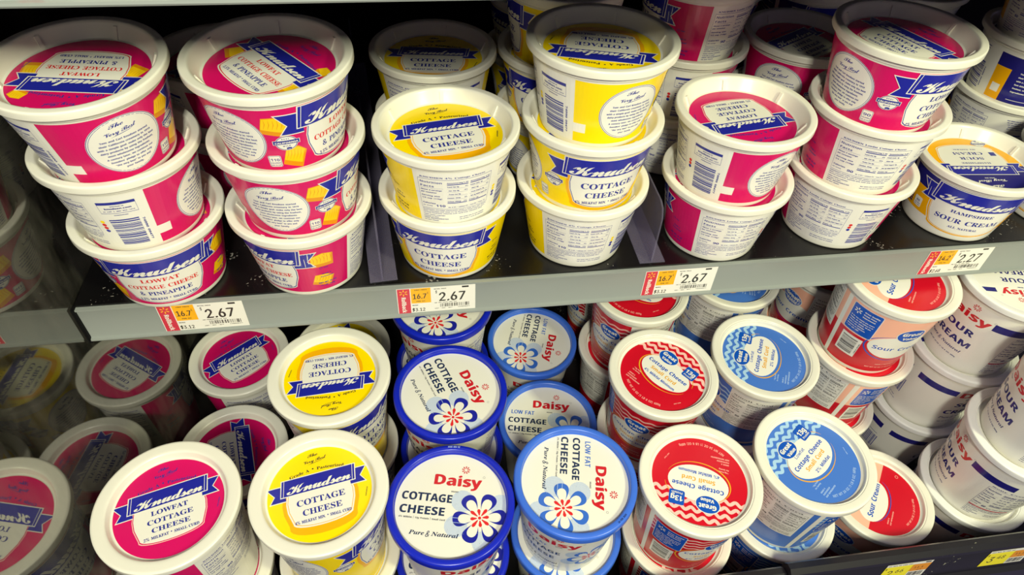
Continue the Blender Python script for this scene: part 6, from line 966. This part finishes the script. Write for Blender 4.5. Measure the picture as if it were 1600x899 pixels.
LIDMESH = {'16': finish(lid_mesh('deep', 73.0), 'lid', PLASTIC, 50), '24k': finish(lid_mesh('step', 137.5), 'lid', PLASTIC, 50), '24g': finish(lid_mesh('wide', 118.9), 'lid', PLASTIC, 50),
  'dark': finish(lid_mesh('rim', 117.55+0), 'lid', DARKBLUE, 50), 'mid': finish(lid_mesh('rim', 117.55), 'lid', MIDBLUE, 50), 'milk': finish(lid_mesh('wide', 114.3), 'lid', CLEARISH, 50), '24s': finish(lid_mesh('wide', 114.3), 'lid', PLASTIC, 50)}
def flat(art, z, sc=1.0):
    B = Art(); B.put(art, sc=sc); return B.mesh('lid_label', flat_map(z))
f16, f24, fd, fg = 73-11.3, 137.5-6.7, 117.55-6.7, 118.9-6.7
LA = {'y': ribbon_lid('y'), 'p': ribbon_lid('p'), 'a': ribbon_lid('a')}
DESIGN = {   # size, lid mesh, lid label, wrap label, plain name, category
 'a16': ('16', '16', flat(LA['a'], f16), ribbon_wrap('a').mesh('wrap_label', wrapmap(73))),
 'y16': ('16', '16', flat(LA['y'], f16), ribbon_wrap('y').mesh('wrap_label', wrapmap(73))),
 'p16': ('16', '16', flat(LA['p'], f16), ribbon_wrap('p').mesh('wrap_label', wrapmap(73))),
 's16': ('16', '16', flat(cream_lid(), f16), cream_wrap().mesh('wrap_label', wrapmap(73))),
 'y24': ('24k', '24k', flat(LA['y'], f24, 0.965), ribbon_wrap('y', True).mesh('wrap_label', wrapmap(137.5))),
 'p24': ('24k', '24k', flat(LA['p'], f24, 0.965), ribbon_wrap('p', True).mesh('wrap_label', wrapmap(137.5))),
 'fd': ('24d', 'dark', flat(flower_lid(False), fd), flower_wrap(False).mesh('wrap_label', wrapmap(117.55))),
 'fl': ('24d', 'mid', flat(flower_lid(True), fd), flower_wrap(True).mesh('wrap_label', wrapmap(117.55))),
 'fs': ('24s', 'milk', flat(flower_cream_lid(), 114.3-6.7), flower_cream_wrap().mesh('wrap_label', wrapmap(114.3))),
 'wr': ('24g', '24g', flat(wave_lid('r'), fg), wave_wrap('r').mesh('wrap_label', wrapmap(118.9))),
 'wb': ('24g', '24g', flat(wave_lid('b'), fg), wave_wrap('b').mesh('wrap_label', wrapmap(118.9))),
 'ws': ('24s', '24s', flat(wave_cream_lid(), 114.3-6.7), wave_wrap('s').mesh('wrap_label', wrapmap(114.3))),
}
GROUP = {'a16': 'pineapple cottage cheese tubs', 'y16': 'small yellow cottage cheese tubs', 'p16': 'small pink lowfat cottage cheese tubs', 's16': 'small navy and gold sour cream tubs', 'y24': 'large yellow cottage cheese tubs', 'p24': 'large pink lowfat cottage cheese tubs',
  'fd': 'dark blue lidded cottage cheese tubs', 'fl': 'light blue lidded low fat cottage cheese tubs', 'fs': 'white sour cream tubs with navy stripes', 'wr': 'red cottage cheese tubs', 'wb': 'blue lowfat cottage cheese tubs', 'ws': 'red and peach sour cream tubs'}
def tub(design, level, x, y, lid_rot, cup_rot, label, tilt=(0, 0), dxy=(0, 0)):
    size, lm, ll, wl = DESIGN[design]; p = SIZES[size][1]
    if size == '16': loc, rx = Vector((x, y, Z16+(level-1)*p+43e-3*math.sin(R(tilt[0])))), 0.0
    else: loc, rx = low(x, y, (level-1)*p), TILT
    cream = design in ('s16', 'fs', 'ws')
    t = tag(empty('sour_cream_tub' if cream else 'cottage_cheese_tub', loc, (rx+R(tilt[0]), R(tilt[1]), 0)), label, 'sour cream tub' if cream else 'cottage cheese tub', GROUP[design])
    c = obj('cup', CUPS[size], t); c.rotation_euler[2] = R(cup_rot); obj('wrap_label', wl, c)
    l = obj('lid', LIDMESH[lm], t); l.rotation_euler[2] = R(lid_rot); obj('lid_label', ll, l)
    return t, l
# ---- upper shelf: small tubs
S = 'on the upper shelf'
tub('a16', 3, -0.3217, 0.0340, 172.6, 137.5, 'pink pineapple tub with an upside-down lid print, topmost of the stack beside the mirrored wall', tilt=(4.5, 0))
tub('a16', 2, -0.3203, 0.0360, 60, -178.2, 'middle pineapple tub showing its barcode, in the stack beside the mirrored wall')
tub('a16', 1, -0.3179, 0.0358, 20, 10.4, 'bottom pineapple tub facing forward, in the stack beside the mirrored wall')
tub('a16', 3, -0.1993, 0.0390, -51.9, 66.6, 'topmost pineapple tub of the second stack, with its lid print slanting down right', tilt=(2.5, 0))
tub('a16', 2, -0.1985, 0.0395, 30, 88.1, 'middle pineapple tub of the second stack, left of the black gap')
tub('a16', 1, -0.2000, 0.0381, 100, -44.5, 'bottom pineapple tub of the second stack, its nutrition panel turned right')
tub('y16', 2, -0.0771, 0.0430, 10.4, -123.4, 'yellow tub with upright lid print and nutrition panel in front, top of the two-high stack')
tub('y16', 1, -0.0774, 0.0455, 0, -13.9, 'yellow tub facing forward on the shelf, under the one with the nutrition panel')
tub('y16', 3, 0.0439, 0.0530, 164.6, 119.0, 'yellow tub with upside-down lid print, topmost of the tall yellow stack')
tub('y16', 2, 0.0432, 0.0500, 40, 8.5, 'middle yellow tub facing forward in the tall yellow stack beside the clear divider')
tub('y16', 1, 0.0418, 0.0493, 0, -141.0, 'bottom yellow tub of the tall stack, showing its nutrition panel')
tub('p16', 2, 0.1738, 0.0465, -170.7, 124.4, 'pink tub with barcode side forward, top of the two-high stack right of the divider')
tub('p16', 1, 0.1743, 0.0440, 0, -132.6, 'pink tub with nutrition panel forward, bottom of the two-high stack right of the divider')
tub('p16', 3, 0.2965, 0.0525, -67.2, 26.8, 'pink tub topmost of the three-high stack, its blue ribbon in bright glare')
tub('p16', 2, 0.2985, 0.0510, 0, -150.5, 'pink tub in the middle of the three-high pink stack, nutrition panel forward')
tub('p16', 1, 0.2990, 0.0490, 0, 179.3, 'white-sided bottom tub of the three-high pink stack, barcode at its front right')
tub('s16', 1, 0.4314, 0.0472, 175.2, -23.5, 'navy and gold sour cream tub standing single above the $2.27 tag')
tub('s16', 1, 0.5500, 0.0500, 160, -62, 'gold-striped sour cream tub cut off by the photo edge, right of the single one')
# second row and beyond
tub('a16', 2, -0.2700, 0.1720, 40, 130, 'shaded pineapple tub seen between the two front pineapple stacks, upper one')
tub('a16', 1, -0.2700, 0.1720, 40, 118, 'shaded pineapple tub under another, seen low between the front pineapple stacks')
tub('y16', 2, -0.0797, 0.1706, -6.8, -150, 'shaded yellow tub with lid print upright, behind the two-high yellow stack')
tub('y16', 1, -0.0797, 0.1706, 0, 100, 'shaded yellow tub carrying another, behind the two-high yellow stack')
tub('y16', 3, 0.0385, 0.1700, 20, -98, 'yellow tub with blue ribbon end, top of the stack behind the tall yellow one')
tub('y16', 2, 0.0385, 0.1700, 0, -26, 'shaded middle yellow tub with a large white K, behind the tall yellow stack')
tub('y16', 1, 0.0385, 0.1700, 0, 37, 'dark bottom yellow tub glimpsed between the two front yellow stacks')
tub('y16', 2, 0.0420, 0.3000, 0, -52, 'dim yellow tub two rows back, its blue ribbon just under the overhead rail')
tub('y16', 1, 0.0420, 0.3000, 0, 0, 'dim yellow tub two rows back, carrying the one with the blue ribbon')
tub('p16', 3, 0.1679, 0.1790, 0, -97, 'pink tub with nutrition panel cut off by the photo top, behind the two-high pink stack')
tub('p16', 2, 0.1679, 0.1790, 0, 162, 'shaded white-sided tub with red and blue dots, behind the two-high pink stack')
tub('p16', 1, 0.1679, 0.1790, 0, -149, 'dark bottom tub with blue print, seen past the clear divider')
tub('p16', 2, 0.2891, 0.1803, 30.2, 56.9, 'shaded pink tub with slanting lid print, between the two front pink stacks')
tub('p16', 1, 0.2891, 0.1803, 0, 57, 'shaded pink tub carrying the one with the slanting lid print')
tub('p16', 2, 0.2450, 0.3150, 0, 0, 'dim tub in the back row, only its rim showing under the overhead rail')
tub('p16', 1, 0.2450, 0.3150, 0, 0, 'dim back-row tub carrying the one with only its rim showing')
tub('s16', 2, 0.3650, 0.3150, 0, 15, 'dim back-row sour cream tub with a blue ribbon, left of the topmost pink tub')
tub('s16', 1, 0.3650, 0.3150, 0, 15, 'dim back-row sour cream tub carrying the one with the blue ribbon')
tub('s16', 2, 0.4850, 0.3000, 0, -130, 'dim sour cream tub with nutrition panel, behind the topmost pink tub')
tub('s16', 1, 0.4850, 0.3000, 0, -130, 'dim sour cream tub seen just above the single sour cream tub, carrying another')
tub('s16', 3, 0.5530, 0.1720, 0, 170, 'sour cream tub with navy and gold dots, topmost in the shaded right-hand stack')
tub('s16', 2, 0.5530, 0.1720, 0, 84, 'sour cream tub with navy story panel, middle of the shaded right-hand stack')
tub('s16', 1, 0.5530, 0.1720, 0, 168, 'shaded sour cream tub at the stack bottom, just behind the single one')
# ---- bottom shelf: large tubs
tub('p24', 2, -0.3259, -0.1147, 15.1, -62.6, 'large pink lidded tub in front, brightly lit beside the mirrored wall')
tub('p24', 1, -0.3259, -0.1147, 0, -62, 'large pink tub hidden under the bright front pink lid')
tub('p24', 1, -0.3215, 0.0080, -77.6, 20, 'shaded large pink lid with print turned sideways, behind the bright front pink one')
tub('p24', 1, -0.3303, 0.1370, 36.6, -110, 'shaded large pink lid farthest back, right under the grey rail')
tub('y24', 2, -0.2037, -0.1164, 10.5, 73.6, 'large yellow lidded tub in front with upright lid print')
tub('y24', 1, -0.2037, -0.1164, 0, 90, 'large yellow tub under the front yellow lid, its rim at the photo bottom')
tub('y24', 2, -0.1997, 0.0030, -176.2, 46, 'large yellow lidded tub with upside-down lid print, behind the front yellow one')
tub('y24', 1, -0.2020, 0.0030, 0, 46, 'large yellow tub carrying the one with the upside-down lid print')
tub('y24', 1, -0.2080, 0.1370, -80, 40, 'dim large white-rimmed tub at the back under the rail, behind the yellow lids')
def stamp(l, rot, c, h):
    A = Art(); arc_low(A, 0, c, '26 FEB 2024', 56.0, 2.4); B = Art(); B.put(A, rot=rot)
    o = obj('date_stamp', B.mesh('date_stamp', flat_map(h)), l); o.rotation_euler[2] = -l.rotation_euler[2]; return o
t, l = tub('fd', 2, -0.0936, -0.1220, -12.7, 20.3, 'dark blue rimmed lid at the front, its red and navy print upright')
stamp(l, 172, 'haze', 117.6)
tub('fd', 1, -0.0936, -0.1220, 0, 0, 'dark blue rimmed tub under the front dark blue lid, at the photo bottom')
tub('fd', 2, -0.0842, -0.0012, -69.7, -37.3, 'dark blue rimmed lid with print turned sideways, behind the front dark blue one')
tub('fd', 1, -0.0845, -0.0012, 60, -60, 'dark blue rimmed tub carrying the one with the sideways lid print')
tub('fd', 2, -0.0845, 0.1217, -88, -50, 'dark blue rimmed lid half hidden under the grey rail, flower showing')
tub('fd', 1, -0.0865, 0.1217, 0, -60, 'dark blue rimmed tub carrying the lid half hidden under the rail')
t, l = tub('fl', 2, 0.0240, -0.1130, -103.1, -28.9, 'light blue rimmed low fat lid at the front, print turned sideways')
stamp(l, 38, 'black', 117.6)
tub('fl', 1, 0.0263, -0.1150, -95, -20, 'light blue rimmed tub under the front light blue lid')
tub('fl', 1, 0.0305, 0.0187, -12.3, 0, 'shaded light blue rimmed lid with upright print, behind the front light blue one')
tub('fl', 1, 0.0315, 0.1404, -109.5, 0, 'shaded light blue rimmed lid farthest back, just under the grey rail')
tub('wr', 2, 0.1414, -0.1267, 157.9, 14.3, 'red lidded tub at the front with upside-down print')
tub('wr', 1, 0.1438, -0.1273, 120, 20, 'red lidded tub under the front red one, cut by the photo bottom')
tub('wr', 2, 0.1415, -0.0045, -53.8, -40.6, 'red lidded tub with slanting print and upright waves, behind the front red one')
tub('wr', 1, 0.1446, -0.0045, 0, -40, 'red tub carrying the one with the slanting lid print')
tub('wr', 2, 0.1492, 0.1190, -45, 130, 'red lidded tub cut off by the grey rail, behind the slanting red lid')
tub('wr', 1, 0.1480, 0.1190, 0, 60, 'red tub with pale waves carrying the one cut off by the rail')
tub('wr', 1, 0.1560, 0.2500, 0, 110, 'dim red tub at the very back with a white nutrition panel')
tub('wb', 2, 0.2604, -0.1188, 37.1, 72.4, 'bright blue lidded tub at the front, its print slanting up right')
tub('wb', 1, 0.2636, -0.1210, 130, 0, 'blue tub under the bright front blue lid, behind the black lip')
tub('wb', 2, 0.2605, 0.0059, 61.4, 95, 'blue lidded tub behind the front blue one, print turned upward')
tub('wb', 1, 0.2632, 0.0059, 0, 95, 'blue tub carrying the one with upward lid print')
tub('wb', 2, 0.2680, 0.1300, 70, 78, 'shaded blue lidded tub cut off by the grey rail')
tub('wb', 1, 0.2680, 0.1300, 0, 80, 'shaded blue tub carrying the one cut off by the rail')
tub('ws', 3, 0.3810, 0.0200, 47.8, 1.1, 'red and peach sour cream tub with blue guarantee panel, topmost of its stack')
tub('ws', 2, 0.3835, 0.0180, 47, 58, 'red and peach sour cream tub in the middle of its stack')
tub('ws', 1, 0.3835, 0.0150, 0, 60, 'red and peach sour cream tub at the bottom of its three-high stack')
tub('ws', 1, 0.3872, -0.1160, 51.4, -60, 'red and peach sour cream lid at the front in shade, touching the black lip')
tub('ws', 2, 0.4080, 0.1400, 50, 110, 'dim peach sour cream tub with nutrition panel at the back')
tub('ws', 1, 0.4080, 0.1400, 0, 100, 'dim peach sour cream tub carrying the one with the nutrition panel')
tub('fs', 3, 0.5045, 0.0035, 168, -78, 'white sour cream tub topmost of its stack, red word upside down on its lid')
tub('fs', 2, 0.5045, 0.0035, 0, 12, 'white sour cream tub in the middle of the rear white stack, navy stripe left')
tub('fs', 1, 0.5065, 0.0045, 0, 30, 'shaded white sour cream tub at the bottom of the rear white stack')
tub('fs', 3, 0.5010, -0.1150, -75, -112, 'white sour cream tub cut off by the photo edge, topmost of the front white stack')
tub('fs', 2, 0.5010, -0.1150, -75, -112, 'white sour cream tub with nutrition panel, middle of the front white stack')
tub('fs', 1, 0.5045, -0.1150, 0, 0, 'white sour cream tub under the front white stack, behind the black lip')
bpy.context.view_layer.update()
